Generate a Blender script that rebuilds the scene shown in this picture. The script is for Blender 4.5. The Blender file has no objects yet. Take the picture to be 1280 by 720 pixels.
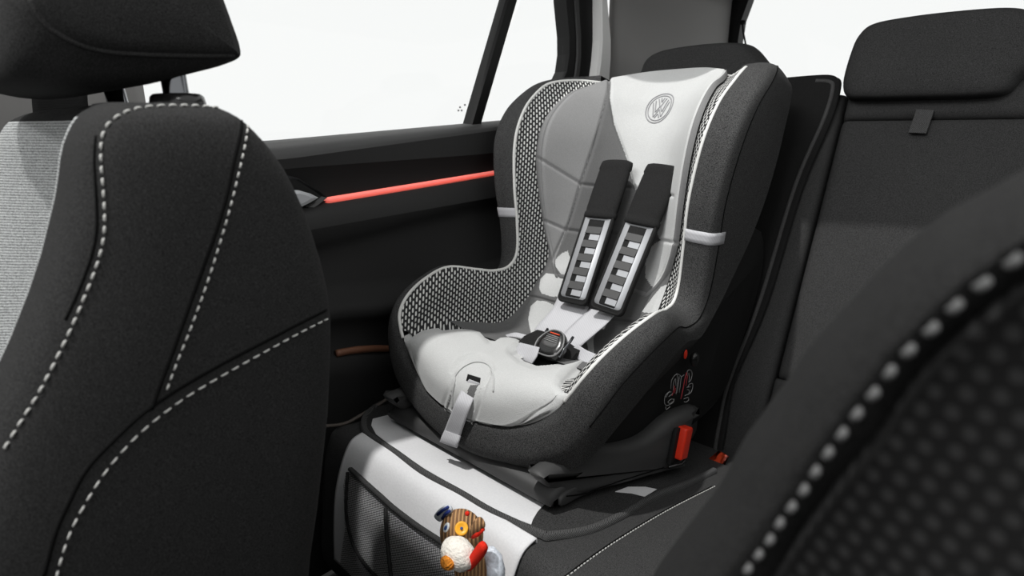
import bpy, bmesh, math, random
from mathutils import Vector, Matrix
from mathutils.bvhtree import BVHTree
random.seed(4)
C = bpy.context.scene.collection
# ---------------------------------------------------------------- camera model (world: +X to the driver's side, +Y to the rear, +Z up)
F = 720.0; VX, HY = 1344.0, 165.0
TH = math.atan2(360 - HY, F)
AZ = math.atan2(VX - 640, math.hypot(F, 360 - HY))
fh = Vector((0, math.sin(TH), math.cos(TH))); R_ = Vector((1, 0, 0))
cy = fh * math.cos(AZ) + R_ * math.sin(AZ)
cx = -fh * math.sin(AZ) + R_ * math.cos(AZ)
cz = Vector((0, math.cos(TH), -math.sin(TH)))
MW = Matrix((cx, cy, cz))                       # camera (right, up, forward) -> world
MC = MW.transposed()
def ray(px, py): return MW @ Vector((px - 640, 360 - py, F))
def at(px, py, X=None, Y=None, Z=None):
    d = ray(px, py)
    for i, v in enumerate((X, Y, Z)):
        if v is not None: return d * (v / d[i])
def on_plane(px, py, p, n):
    d = ray(px, py); p = Vector(p); n = Vector(n)
    return d * (p.dot(n) / d.dot(n))
def proj(p):
    c = MC @ Vector(p); return (640 + F * c.x / c.z, 360 - F * c.y / c.z)
# ---------------------------------------------------------------- materials
def new_mat(name):
    m = bpy.data.materials.new(name); m.use_nodes = True
    nt = m.node_tree; b = nt.nodes['Principled BSDF']
    return m, nt, b
def N(nt, t, **k):
    n = nt.nodes.new(t)
    for a, v in k.items(): setattr(n, a, v)
    return n
def mth(nt, op, a, b=None, c=None):
    n = nt.nodes.new('ShaderNodeMath'); n.operation = op
    for i, v in enumerate((a, b, c)):
        if v is None: continue
        if isinstance(v, (int, float)): n.inputs[i].default_value = v
        else: nt.links.new(v, n.inputs[i])
    return n.outputs[0]
def col4(c): return (c[0], c[1], c[2], 1) if not isinstance(c, (int, float)) else (c, c, c, 1)
def fabric(name, c, vary=.35, scale=900, bump=.25, rough=.95, sheen=0.0, rib=None, dist=.0006):
    m, nt, b = new_mat(name); L = nt.links
    b.inputs['Roughness'].default_value = rough
    b.inputs['Specular IOR Level'].default_value = .12
    if sheen:
        b.inputs['Sheen Weight'].default_value = sheen; b.inputs['Sheen Roughness'].default_value = .5
    tc = N(nt, 'ShaderNodeTexCoord')
    no = N(nt, 'ShaderNodeTexNoise'); no.inputs['Scale'].default_value = scale; no.inputs['Detail'].default_value = 1.5
    L.new(tc.outputs['Object'], no.inputs['Vector'])
    big = N(nt, 'ShaderNodeTexNoise'); big.inputs['Scale'].default_value = 9; L.new(tc.outputs['Object'], big.inputs['Vector'])
    h = mth(nt, 'MINIMUM', mth(nt, 'MAXIMUM', mth(nt, 'ADD', mth(nt, 'MULTIPLY', no.outputs['Fac'], 2.6), -.8), 0), 1)
    if rib:
        w = N(nt, 'ShaderNodeTexWave', bands_direction=rib[0]); w.inputs['Scale'].default_value = rib[1]
        w.inputs['Distortion'].default_value = rib[2]; w.inputs['Detail'].default_value = 1.0; w.inputs['Detail Scale'].default_value = rib[3]
        L.new(tc.outputs['Object'], w.inputs['Vector'])
        h = mth(nt, 'ADD', mth(nt, 'MULTIPLY', h, .4), mth(nt, 'MULTIPLY', w.outputs['Fac'], .6))
    f = mth(nt, 'ADD', mth(nt, 'MULTIPLY', h, 2 * vary), 1 - vary)
    f = mth(nt, 'MULTIPLY', f, mth(nt, 'ADD', mth(nt, 'MULTIPLY', big.outputs['Fac'], .16), .92))
    mx = N(nt, 'ShaderNodeVectorMath', operation='SCALE'); mx.inputs[0].default_value = col4(c)[:3]; L.new(f, mx.inputs['Scale'])
    L.new(mx.outputs[0], b.inputs['Base Color'])
    bp = N(nt, 'ShaderNodeBump'); bp.inputs['Strength'].default_value = bump; bp.inputs['Distance'].default_value = dist
    L.new(h, bp.inputs['Height']); L.new(bp.outputs[0], b.inputs['Normal'])
    return m
def plastic(name, c, rough=.45, bump=.0, spec=.4, metal=0, scale=1200):
    m, nt, b = new_mat(name); L = nt.links
    b.inputs['Base Color'].default_value = col4(c); b.inputs['Roughness'].default_value = rough
    b.inputs['Specular IOR Level'].default_value = spec; b.inputs['Metallic'].default_value = metal
    tc = N(nt, 'ShaderNodeTexCoord'); no = N(nt, 'ShaderNodeTexNoise'); no.inputs['Scale'].default_value = scale
    L.new(tc.outputs['Object'], no.inputs['Vector'])
    bp = N(nt, 'ShaderNodeBump'); bp.inputs['Strength'].default_value = bump; bp.inputs['Distance'].default_value = .0004
    L.new(no.outputs['Fac'], bp.inputs['Height']); L.new(bp.outputs[0], b.inputs['Normal'])
    return m
def dashes(name, base, dash, pu, pv, wu=.22, wv=.36, rough=.9):
    """woven fabric with staggered light dashes, in UV metres"""
    m, nt, b = new_mat(name); L = nt.links
    uv = N(nt, 'ShaderNodeUVMap'); sp = N(nt, 'ShaderNodeSeparateXYZ'); L.new(uv.outputs[0], sp.inputs[0])
    u = mth(nt, 'DIVIDE', sp.outputs[0], pu); v = mth(nt, 'DIVIDE', sp.outputs[1], pv)
    par = mth(nt, 'MULTIPLY', mth(nt, 'MODULO', mth(nt, 'ADD', mth(nt, 'FLOOR', u), 1000), 2), .5)
    fu = mth(nt, 'SUBTRACT', mth(nt, 'FRACT', u), .5)
    fv = mth(nt, 'SUBTRACT', mth(nt, 'FRACT', mth(nt, 'ADD', v, par)), .5)
    e = mth(nt, 'ADD', mth(nt, 'POWER', mth(nt, 'ABSOLUTE', mth(nt, 'DIVIDE', fu, wu)), 3), mth(nt, 'POWER', mth(nt, 'ABSOLUTE', mth(nt, 'DIVIDE', fv, wv)), 3))
    mask = mth(nt, 'SUBTRACT', 1, mth(nt, 'MINIMUM', mth(nt, 'MAXIMUM', mth(nt, 'MULTIPLY', mth(nt, 'SUBTRACT', e, .6), 1.25), 0), 1))
    g = mth(nt, 'MULTIPLY', mth(nt, 'GREATER_THAN', mth(nt, 'ABSOLUTE', fu), .42), .5)
    mix = N(nt, 'ShaderNodeMix', data_type='RGBA'); mix.inputs[6].default_value = col4(base); mix.inputs[7].default_value = col4(dash)
    L.new(mask, mix.inputs[0]); L.new(mix.outputs[2], b.inputs['Base Color'])
    b.inputs['Roughness'].default_value = rough; b.inputs['Specular IOR Level'].default_value = .15
    bp = N(nt, 'ShaderNodeBump'); bp.inputs['Strength'].default_value = .5; bp.inputs['Distance'].default_value = .0012
    L.new(mth(nt, 'SUBTRACT', mask, g), bp.inputs['Height']); L.new(bp.outputs[0], b.inputs['Normal'])
    return m
BLK = fabric('black_seat_fabric', .040, vary=.6, bump=.3, scale=1100)
BLKD = fabric('driver_seat_black_fabric', .019, vary=.6, bump=.3, scale=1300)
BLKF = fabric('front_seat_black_fabric', .029, vary=.6, bump=.3, scale=1300)
BLK2 = fabric('dark_cover_fabric', .050, vary=.75, scale=800, bump=.35)
DEEPB = fabric('black_fabric_deep', .014, vary=.3)  # even near-black cloth, the parts' own colour
WHT = fabric('white_seat_fabric', (.53, .535, .53), vary=.06, scale=600, bump=.35)
GRY = fabric('grey_seat_fabric', .13, vary=.12, scale=700)
LGRY = fabric('light_grey_seat_fabric', .24, vary=.1, scale=700)
RIBBED = fabric('ribbed_light_fabric', (.34, .35, .35), vary=.65, scale=500, rib=('Z', 110, 3.0, 12), bump=.5, dist=.001)
WBAND = fabric('white_webbing', (.50, .50, .52), vary=.08, rib=('DIAGONAL', 90, .2, 1), bump=.15, rough=.6)
MATW = fabric('mat_white_cloth', (.66, .66, .67), vary=.03, scale=300, bump=.15)
MATB = fabric('mat_black_cloth', .036, vary=.6, scale=700, bump=.3)
BIND = fabric('woven_binding_tape', .075, vary=.9, rib=('DIAGONAL', 190, .3, 1), bump=.8, dist=.0015)
PIPE = plastic('white_piping', (.70, .70, .68), rough=.6, spec=.3)
THREAD = plastic('light_thread', (.52, .52, .50), rough=.8, spec=.1)
SEAMB = plastic('black_seam', .006, rough=.9, spec=.05)
DOORP = plastic('door_soft_plastic', .020, rough=.75, bump=.3, spec=.1)
DOORT = plastic('door_top_grained', .035, rough=.55, bump=.8, spec=.4)
DOORD = plastic('door_dark_plastic', .024, rough=.7, bump=.2, spec=.1)
BASEP = plastic('base_grey_plastic', .050, rough=.55, bump=.3, spec=.35)
SHELLP = plastic('shell_black_plastic', .010, rough=.6, bump=.3, spec=.25)
BLKP = plastic('gloss_black_plastic', .012, rough=.22, spec=.5)
CHROME = plastic('chrome', (.16, .165, .175), rough=.12, metal=1)
SILVER = plastic('matt_silver', (.50, .51, .53), rough=.45, metal=.5)
REDP = plastic('red_plastic', (.75, .035, .012), rough=.4, spec=.4)
ORNG = plastic('orange_red_plastic', (.85, .09, .03), rough=.4, spec=.4)
PILL = plastic('pale_grey_pillar_trim', (.24, .235, .23), rough=.7, bump=.2, spec=.2)
PILW = plastic('off_white_pillar_trim', (.62, .62, .61), rough=.7, spec=.2)
RUB = plastic('black_rubber_seal', .006, rough=.5, spec=.2)
LINE = plastic('label_white_ink', .35, rough=.7)
LINER = plastic('label_red_ink', (.4, .04, .05), rough=.7)
NEOP = fabric('black_neoprene', .018, vary=.35, bump=.2)
DMETAL = plastic('dark_reflective_tape', .055, rough=.5, bump=.6, spec=.5)
def emis(name, c, s):
    m, nt, b = new_mat(name); b.inputs['Base Color'].default_value = col4(c)
    b.inputs['Emission Color'].default_value = col4(c); b.inputs['Emission Strength'].default_value = s; return m
GLOW = emis('red_ambient_light', (1.0, .23, .19), .56)
def glassmat():
    m, nt, b = new_mat('clear_window_glass'); L = nt.links
    t = N(nt, 'ShaderNodeBsdfTransparent'); t.inputs[0].default_value = (.98, .985, .985, 1)
    g = N(nt, 'ShaderNodeBsdfGlossy'); g.inputs['Roughness'].default_value = .02
    mx = N(nt, 'ShaderNodeMixShader'); mx.inputs[0].default_value = .008
    L.new(t.outputs[0], mx.inputs[1]); L.new(g.outputs[0], mx.inputs[2])
    L.new(mx.outputs[0], nt.nodes['Material Output'].inputs[0]); return m
GLASS = glassmat()
def netmat():
    m, nt, b = new_mat('black_pocket_netting'); L = nt.links
    uv = N(nt, 'ShaderNodeUVMap'); sp = N(nt, 'ShaderNodeSeparateXYZ'); L.new(uv.outputs[0], sp.inputs[0])
    a = mth(nt, 'DIVIDE', mth(nt, 'ADD', sp.outputs[0], mth(nt, 'MULTIPLY', sp.outputs[1], .6)), .0052)
    c = mth(nt, 'DIVIDE', mth(nt, 'SUBTRACT', sp.outputs[0], mth(nt, 'MULTIPLY', sp.outputs[1], 1.6)), .0068)
    m1 = mth(nt, 'GREATER_THAN', mth(nt, 'ABSOLUTE', mth(nt, 'SUBTRACT', mth(nt, 'FRACT', a), .5)), .37)
    m2 = mth(nt, 'GREATER_THAN', mth(nt, 'ABSOLUTE', mth(nt, 'SUBTRACT', mth(nt, 'FRACT', c), .5)), .37)
    mask = mth(nt, 'MAXIMUM', m1, m2)
    b.inputs['Base Color'].default_value = (.03, .03, .03, 1); b.inputs['Roughness'].default_value = .8
    t = N(nt, 'ShaderNodeBsdfTransparent'); mx = N(nt, 'ShaderNodeMixShader')
    L.new(mask, mx.inputs[0]); L.new(t.outputs[0], mx.inputs[1]); L.new(b.outputs[0], mx.inputs[2])
    L.new(mx.outputs[0], nt.nodes['Material Output'].inputs[0]); return m
NET = netmat()
# ---------------------------------------------------------------- mesh helpers
def mk(name, verts, faces, mats, parent=None, smooth=True, fm=None, uvs=None, recalc=True):
    me = bpy.data.meshes.new(name); me.from_pydata([tuple(v) for v in verts], [], faces)
    if not isinstance(mats, (list, tuple)): mats = [mats]
    for m in mats: me.materials.append(m)
    if fm: me.polygons.foreach_set('material_index', fm)
    if smooth: me.polygons.foreach_set('use_smooth', [True] * len(me.polygons))
    if uvs:
        l = me.uv_layers.new(name='UVMap')
        for p in me.polygons:
            for li in p.loop_indices: l.data[li].uv = uvs[me.loops[li].vertex_index]
    if recalc:
        bm = bmesh.new(); bm.from_mesh(me); bmesh.ops.recalc_face_normals(bm, faces=bm.faces); bm.to_mesh(me); bm.free()
    me.update()
    o = bpy.data.objects.new(name, me); C.objects.link(o)
    if parent: put(o, parent)
    return o
def put(o, p):
    """parent o to p and keep its world place"""
    o.parent = p
    o.matrix_parent_inverse = Matrix.Translation(-p.location) if p.parent is None else Matrix.Identity(4)
    if p.parent is None and p.type == 'MESH': o.matrix_parent_inverse = Matrix.Identity(4)
    return o
sub = put
def thing(name, label=None, cat=None, loc=(0, 0, 0), kind=None, group=None):
    o = bpy.data.objects.new(name, None); C.objects.link(o); o.location = loc; o.empty_display_size = .05
    tag(o, label, cat, kind, group); return o
def tag(o, label=None, cat=None, kind=None, group=None):
    if label: o['label'] = label
    if cat: o['category'] = cat
    if kind: o['kind'] = kind
    if group: o['group'] = group
    return o
def lab(o, s): o['label'] = s; return o
def cr(p0, p1, p2, p3, t):
    return tuple(.5 * (2 * b + (c - a) * t + (2 * a - 5 * b + 4 * c - d) * t * t + (3 * b - a - 3 * c + d) * t ** 3) for a, b, c, d in zip(p0, p1, p2, p3))
def spl(pts, n, closed=False):
    """Catmull-Rom, n samples per span"""
    out = []; m = len(pts); k = m if closed else m - 1
    for i in range(k):
        if closed: q = [pts[(i + j - 1) % m] for j in range(4)]
        else: q = [pts[max(i - 1, 0)], pts[i], pts[i + 1], pts[min(i + 2, m - 1)]]
        for j in range(n): out.append(cr(*q, j / n))
    if not closed: out.append(tuple(pts[-1]))
    return out
def resample(pts, step):
    P = [Vector(p) for p in pts]; L = [0]
    for a, b in zip(P, P[1:]): L.append(L[-1] + (b - a).length)
    n = max(1, round(L[-1] / step)); out = []; j = 0
    for i in range(n + 1):
        s = L[-1] * i / n
        while j < len(L) - 2 and L[j + 1] < s: j += 1
        t = (s - L[j]) / max(L[j + 1] - L[j], 1e-9); out.append(P[j].lerp(P[j + 1], t))
    return out
def tube(pts, r, n=8, closed=False, cap=True, ry=None, nrm=None):
    """verts, faces of a tube along pts; r float or list"""
    P = [Vector(p) for p in pts]; V = []; Fc = []; m = len(P); up = None
    for i, p in enumerate(P):
        a = P[i - 1] if (i or closed) else P[0]; b = P[(i + 1) % m] if (i < m - 1 or closed) else P[-1]
        t = (b - a).normalized()
        if nrm is not None: u = Vector(nrm[i] if isinstance(nrm, list) else nrm)
        elif up is None: u = Vector((0, 0, 1)) if abs(t.z) < .9 else Vector((1, 0, 0))
        else: u = up
        u = (u - t * u.dot(t)).normalized(); up = u; s = t.cross(u)
        rr = r[i] if isinstance(r, (list, tuple)) else r; r2 = rr if ry is None else ry
        for k in range(n):
            a_ = 2 * math.pi * k / n; V.append(p + s * (rr * math.cos(a_)) + u * (r2 * math.sin(a_)))
    for i in range(m if closed else m - 1):
        j = (i + 1) % m
        for k in range(n): Fc.append((i * n + k, i * n + (k + 1) % n, j * n + (k + 1) % n, j * n + k))
    if cap and not closed: Fc.append(tuple(range(n))[::-1]); Fc.append(tuple((m - 1) * n + k for k in range(n)))
    return V, Fc
class MB:
    def __init__(s): s.V = []; s.F = []; s.M = []
    def add(s, vf, mi=0):
        V, Fc = vf; o = len(s.V); s.V += [Vector(v) for v in V]; s.F += [tuple(i + o for i in f) for f in Fc]; s.M += [mi] * len(Fc); return s
    def build(s, name, mats, parent=None, smooth=True, **k): return mk(name, s.V, s.F, mats, parent, smooth, fm=s.M, **k)
def grid(fn, nu, nv):
    V = [fn(i / nu, j / nv) for j in range(nv + 1) for i in range(nu + 1)]
    Fc = [(j * (nu + 1) + i, j * (nu + 1) + i + 1, (j + 1) * (nu + 1) + i + 1, (j + 1) * (nu + 1) + i) for j in range(nv) for i in range(nu)]
    return V, Fc
def loft(loops, cap=True):
    n = len(loops[0]); V = [Vector(p) for l in loops for p in l]; Fc = []
    for i in range(len(loops) - 1):
        for k in range(n): Fc.append((i * n + k, i * n + (k + 1) % n, (i + 1) * n + (k + 1) % n, (i + 1) * n + k))
    if cap: Fc.append(tuple(range(n))[::-1]); Fc.append(tuple((len(loops) - 1) * n + k for k in range(n)))
    return V, Fc
def rbox(c, s, r, e=None, seg=4, rot=None):
    """rounded box: centre, half sizes, radius"""
    c = Vector(c); V = []; Fc = []
    r = min(r, min(s) * .999); pts = []
    bm = bmesh.new(); bmesh.ops.create_cube(bm, size=2)
    for v in bm.verts: v.co = Vector((v.co.x * s[0], v.co.y * s[1], v.co.z * s[2]))
    bmesh.ops.bevel(bm, geom=list(bm.edges), offset=r, segments=seg, profile=.5, affect='EDGES')
    bm.verts.ensure_lookup_table(); bm.verts.index_update()
    V = [(rot @ v.co if rot else v.co) + c for v in bm.verts]; Fc = [tuple(v.index for v in f.verts) for f in bm.faces]; bm.free()
    return V, Fc
def sphere(c, s, nu=20, nv=12, rot=None, f=None):
    V, Fc = [], []
    for j in range(nv + 1):
        for i in range(nu):
            th = math.pi * j / nv; ph = 2 * math.pi * i / nu
            d = Vector((math.sin(th) * math.cos(ph), math.sin(th) * math.sin(ph), math.cos(th)))
            k = f(d) if f else 1
            q = Vector((d.x * s[0] * k, d.y * s[1] * k, d.z * s[2] * k)); V.append((rot @ q if rot else q) + Vector(c))
    for j in range(nv):
        for i in range(nu): Fc.append((j * nu + i, j * nu + (i + 1) % nu, (j + 1) * nu + (i + 1) % nu, (j + 1) * nu + i))
    return V, Fc
def inpoly(x, y, P):
    r = False; n = len(P)
    for i in range(n):
        x1, y1 = P[i]; x2, y2 = P[(i + 1) % n]
        if (y1 > y) != (y2 > y) and x < (x2 - x1) * (y - y1) / (y2 - y1) + x1: r = not r
    return r
def pdist(x, y, P):
    b = 1e9
    for (x1, y1), (x2, y2) in zip(P, P[1:]):
        dx, dy = x2 - x1, y2 - y1; t = max(0, min(1, ((x - x1) * dx + (y - y1) * dy) / (dx * dx + dy * dy + 1e-9)))
        b = min(b, math.hypot(x - x1 - t * dx, y - y1 - t * dy))
    return b
def bvh(*objs):
    V = []; Fc = []
    bpy.context.view_layer.update()
    for o in objs:
        k = len(V); V += [o.matrix_world @ v.co for v in o.data.vertices]; Fc += [tuple(i + k for i in p.vertices) for p in o.data.polygons]
    return BVHTree.FromPolygons(V, Fc)
def hit(tree, px, py, off=0):
    d = ray(px, py).normalized(); p, n, i, t = tree.ray_cast(Vector((0, 0, 0)), d)
    if p is None: return None, None
    if n.dot(d) > 0: n = -n
    return p + n * off, n
def surf_line(tree, pts, off=0, n=6):
    """a polyline traced on a surface"""
    P = []; NN = []
    for q in spl([tuple(p) for p in pts], n):
        p, nn = hit(tree, q[0], q[1], off)
        if p is not None: P.append(p); NN.append(nn)
    return P, NN
def stitches(tree, pts, name, parent, length=.007, gap=.0045, r=.0013, off=.0006, m=None, n=6):
    P, NN = surf_line(tree, pts, 0, n); Q = resample(P, .0005); mb = MB(); s = 0; k = 0
    st = int(length / .0005); tot = int((length + gap) / .0005)
    while s + st < len(Q):
        seg = [Q[s], Q[s + st // 3], Q[s + 2 * st // 3], Q[s + st]]
        j = min(range(len(P)), key=lambda i: (P[i] - Q[s]).length); o_ = NN[j] * off
        mb.add(tube([seg[0] - NN[j] * r * .6 + o_, seg[0].lerp(seg[1], .5) + o_ + NN[j] * r * .3, seg[1].lerp(seg[2], .5) + o_ + NN[j] * r * .5, seg[2].lerp(seg[3], .5) + o_ + NN[j] * r * .3, seg[3] - NN[j] * r * .6 + o_], [r * .6, r, r, r, r * .6], 6)); s += tot
    return mb.build(name, m or THREAD, parent)
def seam(tree, pts, name, parent, r=.0012, off=0, m=None, n=6):
    P, NN = surf_line(tree, pts, off, n)
    return MB().add(tube(resample(P, .004), r, 6)).build(name, m or SEAMB, parent)
# ---------------------------------------------------------------- rear bench geometry references
def ZC(y): return -.58 - .17 * (y - .62)            # cushion top
CN = Vector((0, .17, 1)).normalized(); CP = Vector((0, .62, -.58))
BS = .40                                            # backrest recline dY/dZ
def YB(z): return 1.15 + BS * (z + .67)
BN = Vector((0, -1, BS)).normalized(); BP = Vector((0, YB(0), 0))
def cush(px, py, off=0): return on_plane(px, py, CP + CN * off, CN)
def back(px, py, off=0): return on_plane(px, py, BP + BN * off, BN)
XC = -.695
# ================================================================ CHILD SEAT
seat = thing('child_car_seat', 'dark grey and white child car seat with harness, standing on the rear bench seat', 'child car seat', (XC, .85, -.60))
ST = [  # per station: spine, mid, root, wing, rim, roll, side seam, lower/back edge   (half width, Y, Z)
 [(0,1.307,.132),(.08,1.288,.129),(.152,1.236,.112),(.160,1.234,.114),(.168,1.231,.116),(.176,1.242,.132),(.186,1.268,.132),(.150,1.350,.095)],
 [(0,1.270,.102),(.09,1.250,.100),(.166,1.176,.094),(.186,1.176,.109),(.206,1.180,.120),(.226,1.186,.129),(.248,1.215,.124),(.235,1.318,.098)],
 [(0,1.238,.066),(.09,1.208,.066),(.179,1.118,.078),(.210,1.112,.094),(.230,1.116,.112),(.256,1.120,.118),(.278,1.150,.112),(.264,1.278,.088)],
 [(0,1.216,.030),(.09,1.182,.030),(.187,1.068,.044),(.218,1.066,.068),(.234,1.071,.090),(.264,1.070,.094),(.290,1.100,.086),(.270,1.262,.052)],
 [(0,1.194,-.010),(.09,1.158,-.010),(.190,1.036,0),(.218,1.028,.026),(.230,1.020,.047),(.264,1.014,.048),(.292,1.040,.041),(.270,1.247,.006)],
 [(0,1.170,-.065),(.09,1.138,-.065),(.188,1.021,-.062),(.214,.996,-.042),(.224,.984,-.020),(.260,.976,-.020),(.288,1.000,-.024),(.270,1.228,-.050)],
 [(0,1.140,-.134),(.085,1.115,-.134),(.181,1.023,-.134),(.205,.994,-.125),(.214,.971,-.116),(.250,.964,-.116),(.276,.985,-.118),(.270,1.190,-.125)],
 [(0,1.106,-.209),(.080,1.092,-.209),(.172,1.031,-.209),(.200,1.000,-.205),(.209,.975,-.200),(.244,.967,-.202),(.268,.990,-.204),(.268,1.140,-.200)],
 [(0,1.066,-.287),(.075,1.056,-.287),(.157,1.030,-.287),(.192,.998,-.282),(.207,.972,-.272),(.242,.964,-.278),(.262,.985,-.284),(.266,1.082,-.262)],
 [(0,1.024,-.352),(.075,1.014,-.350),(.160,.985,-.347),(.196,.962,-.325),(.211,.948,-.303),(.240,.944,-.312),(.260,.956,-.326),(.266,1.020,-.318)],
 [(0,.982,-.410),(.080,.972,-.408),(.168,.940,-.395),(.199,.916,-.333),(.219,.905,-.307),(.242,.905,-.310),(.262,.906,-.330),(.266,.958,-.360)],
 [(0,.945,-.440),(.085,.932,-.438),(.178,.890,-.420),(.208,.872,-.322),(.230,.865,-.299),(.250,.865,-.298),(.268,.865,-.318),(.266,.900,-.356)],
 [(0,.880,-.435),(.090,.868,-.432),(.194,.825,-.408),(.226,.814,-.302),(.252,.799,-.286),(.270,.798,-.286),(.284,.800,-.312),(.268,.835,-.375)],
 [(0,.800,-.422),(.095,.792,-.418),(.205,.762,-.392),(.222,.752,-.314),(.250,.735,-.299),(.268,.732,-.300),(.284,.735,-.330),(.264,.775,-.408)],
 [(0,.725,-.412),(.095,.718,-.407),(.203,.700,-.384),(.214,.700,-.335),(.242,.683,-.322),(.260,.676,-.324),(.276,.680,-.360),(.256,.712,-.445)],
 [(0,.672,-.410),(.090,.672,-.404),(.194,.664,-.388),(.205,.668,-.360),(.230,.651,-.350),(.247,.642,-.356),(.262,.645,-.400),(.244,.665,-.480)],
 [(0,.634,-.418),(.085,.640,-.412),(.178,.646,-.403),(.194,.650,-.389),(.213,.639,-.381),(.228,.628,-.390),(.240,.628,-.440),(.218,.640,-.510)],
 [(0,.612,-.438),(.075,.620,-.434),(.148,.634,-.428),(.170,.634,-.424),(.185,.634,-.420),(.196,.621,-.432),(.200,.616,-.480),(.172,.628,-.526)],
 [(0,.604,-.473),(.060,.611,-.470),(.110,.620,-.464),(.120,.622,-.462),(.130,.624,-.458),(.132,.612,-.470),(.130,.604,-.510),(.106,.618,-.538)],
 [(0,.603,-.476),(.030,.605,-.475),(.050,.607,-.474),(.054,.608,-.474),(.058,.608,-.473),(.058,.598,-.484),(.056,.592,-.520),(.045,.608,-.545)],
 [(0,.603,-.477),(.001,.603,-.477),(.001,.604,-.477),(.001,.604,-.477),(.001,.604,-.477),(.001,.594,-.487),(.001,.589,-.520),(.001,.606,-.546)],
]
NS = len(ST) - 1
def cs(t, c):
    """child seat surface; c may be negative for the far side"""
    sg = -1 if c < 0 else 1; c = abs(c)
    i = min(int(t), NS - 1); u = t - i; j = min(int(c), 6); v = c - j
    rows = []
    for a in (-1, 0, 1, 2):
        ii = min(max(i + a, 0), NS); r = ST[ii]; q = []
        for b in (-1, 0, 1, 2):
            jj = j + b
            if jj < 0: p = r[1]; q.append((-p[0], p[1], p[2]))
            else: q.append(r[min(jj, 7)])
        rows.append(cr(*q, v))
    p = cr(*rows, u)
    return Vector((XC + sg * p[0], p[1], p[2]))
def csn(t, c):
    e = .03
    a = cs(min(t + e, NS), c) - cs(max(t - e, 0), c); b = cs(t, c + e) - cs(t, c - e)
    n = a.cross(b).normalized()
    return n
def pads(tc, hfn, name, mats, t0, t1, c0, c1, nt_, nc, parent, matfn=None, thick=.004, skip=None):
    """a pad laid over the seat shell: grid in (t, c) raised by hfn(t, c, px, py)"""
    V = []; PX = []
    for j in range(nt_ + 1):
        for i in range(nc + 1):
            t = t0 + (t1 - t0) * j / nt_; a, b = (c0(t), c1(t)) if callable(c0) else (c0, c1)
            c = a + (b - a) * i / nc
            p = cs(t, c); n = csn(t, c); n = n if n.dot(Vector((0, -1, .8)) if abs(c) < 2.2 else Vector((XC, .75, -.1)) - p) > 0 else -n
            q = proj(p); V.append(p + n * hfn(t, c, q[0], q[1], i / nc, j / nt_)); PX.append(q)
    Fc = []; fm = []
    for j in range(nt_):
        for i in range(nc):
            f = (j * (nc + 1) + i, j * (nc + 1) + i + 1, (j + 1) * (nc + 1) + i + 1, (j + 1) * (nc + 1) + i)
            x = sum(PX[k][0] for k in f) / 4; y = sum(PX[k][1] for k in f) / 4
            if skip and skip(x, y): continue
            Fc.append(f); fm.append(matfn(x, y, (i + .5) / nc, (j + .5) / nt_) if matfn else 0)
    uv = None
    if tc: uv = [((v.y - abs(v.x - XC) * .8 + (v.z * -.12)), v.z) for v in V]
    return mk(name, V, Fc, mats, parent, fm=fm, uvs=uv, recalc=False)
PAT = dashes('dashed_grey_weave', (.030, .030, .031), (.72, .72, .70), .0084, .0118, .25, .33)
# --- wing panels (patterned)
for sg in (-1, 1):
    o = pads(True, lambda t, c, x, y, u, v: .0, 'side_wing_panel', PAT, .0, 16.0, sg * 1.5, sg * 4.0, 240, 30, seat)
# --- outer dark cover: rim roll, side, back
def outer(sg):
    def f(u, v):
        t = v * NS; c = 4 + 3 * u
        p = cs(t, sg * c); return p
    return f
mb = MB()
for sg in (-1, 1): mb.add(grid(outer(sg), 24, 190))
for sg in (-1, 1):                                   # back of the cover and underside fold
    def fb(u, v, sg=sg):
        t = v * NS; p = cs(t, sg * 7); c0 = cs(t, 0); k = u; m = max(0, min(1, (t - 8) / 3))
        q = Vector((XC, c0.y + .055 * (1 - m) + .01 * m, c0.z - .01 * (1 - m) - .055 * m))
        if t > 14: q.z = min(q.z, p.z - .008)
        e = math.sin(k * math.pi / 2) ** .5 if k > 0 else 0
        w = Vector((p.x + (q.x - p.x) * k, 0, 0))
        if m > 0: w.y = p.y + (q.y - p.y) * (k * m + e * (1 - m)); w.z = p.z + (q.z - p.z) * (e * m + k * (1 - m))
        else: w.y = p.y + (q.y - p.y) * (e if q.y > p.y else k ** 2); w.z = p.z + (q.z - p.z) * k
        return w
    mb.add(grid(fb, 16, 190))
mb.add(grid(lambda u, v: cs(0, (u * 2 - 1) * 4).lerp(Vector((XC + (u * 2 - 1) * .15, 1.35 + .03 * (1 - (u * 2 - 1) ** 2), .10)), v) + Vector((0, 0, .012 * math.sin(v * math.pi))), 24, 8))
cover = mb.build('outer_cover', BLK2, seat)
lab(cover, 'dark charcoal fabric cover around the rim')
# side seams on the cover
for sg in (-1, 1):
    sub(MB().add(tube([cs(.6 + i * .1, sg * 6.0) for i in range(150)], .0013, 6)).build('cover_seam', SEAMB), cover)
# --- piping
mb = MB()
for sg in (-1, 1):
    pts = [cs(.0 + i * .08, sg * 4.0) for i in range(206)]
    mb.add(tube(pts, .0034, 8))
mb.add(tube([cs(0, -4 + i * .25) + Vector((0, 0, .001)) for i in range(33)], .0018, 6))
lab(mb.build('piping', PIPE, seat), 'thin white piping')
# --- elastic bands
for sg in (-1, 1):
    V, Fc = grid(lambda u, v: cs(6.62 + v * .26, sg * (4.02 + 2.1 * u)) , 12, 3)
    tr = []
    o = mk('elastic_band', V, Fc, WBAND, seat)
    md = o.modifiers.new('s', 'SOLIDIFY'); md.thickness = .004; md.offset = 0
    lab(o, 'short white elastic band')
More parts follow.
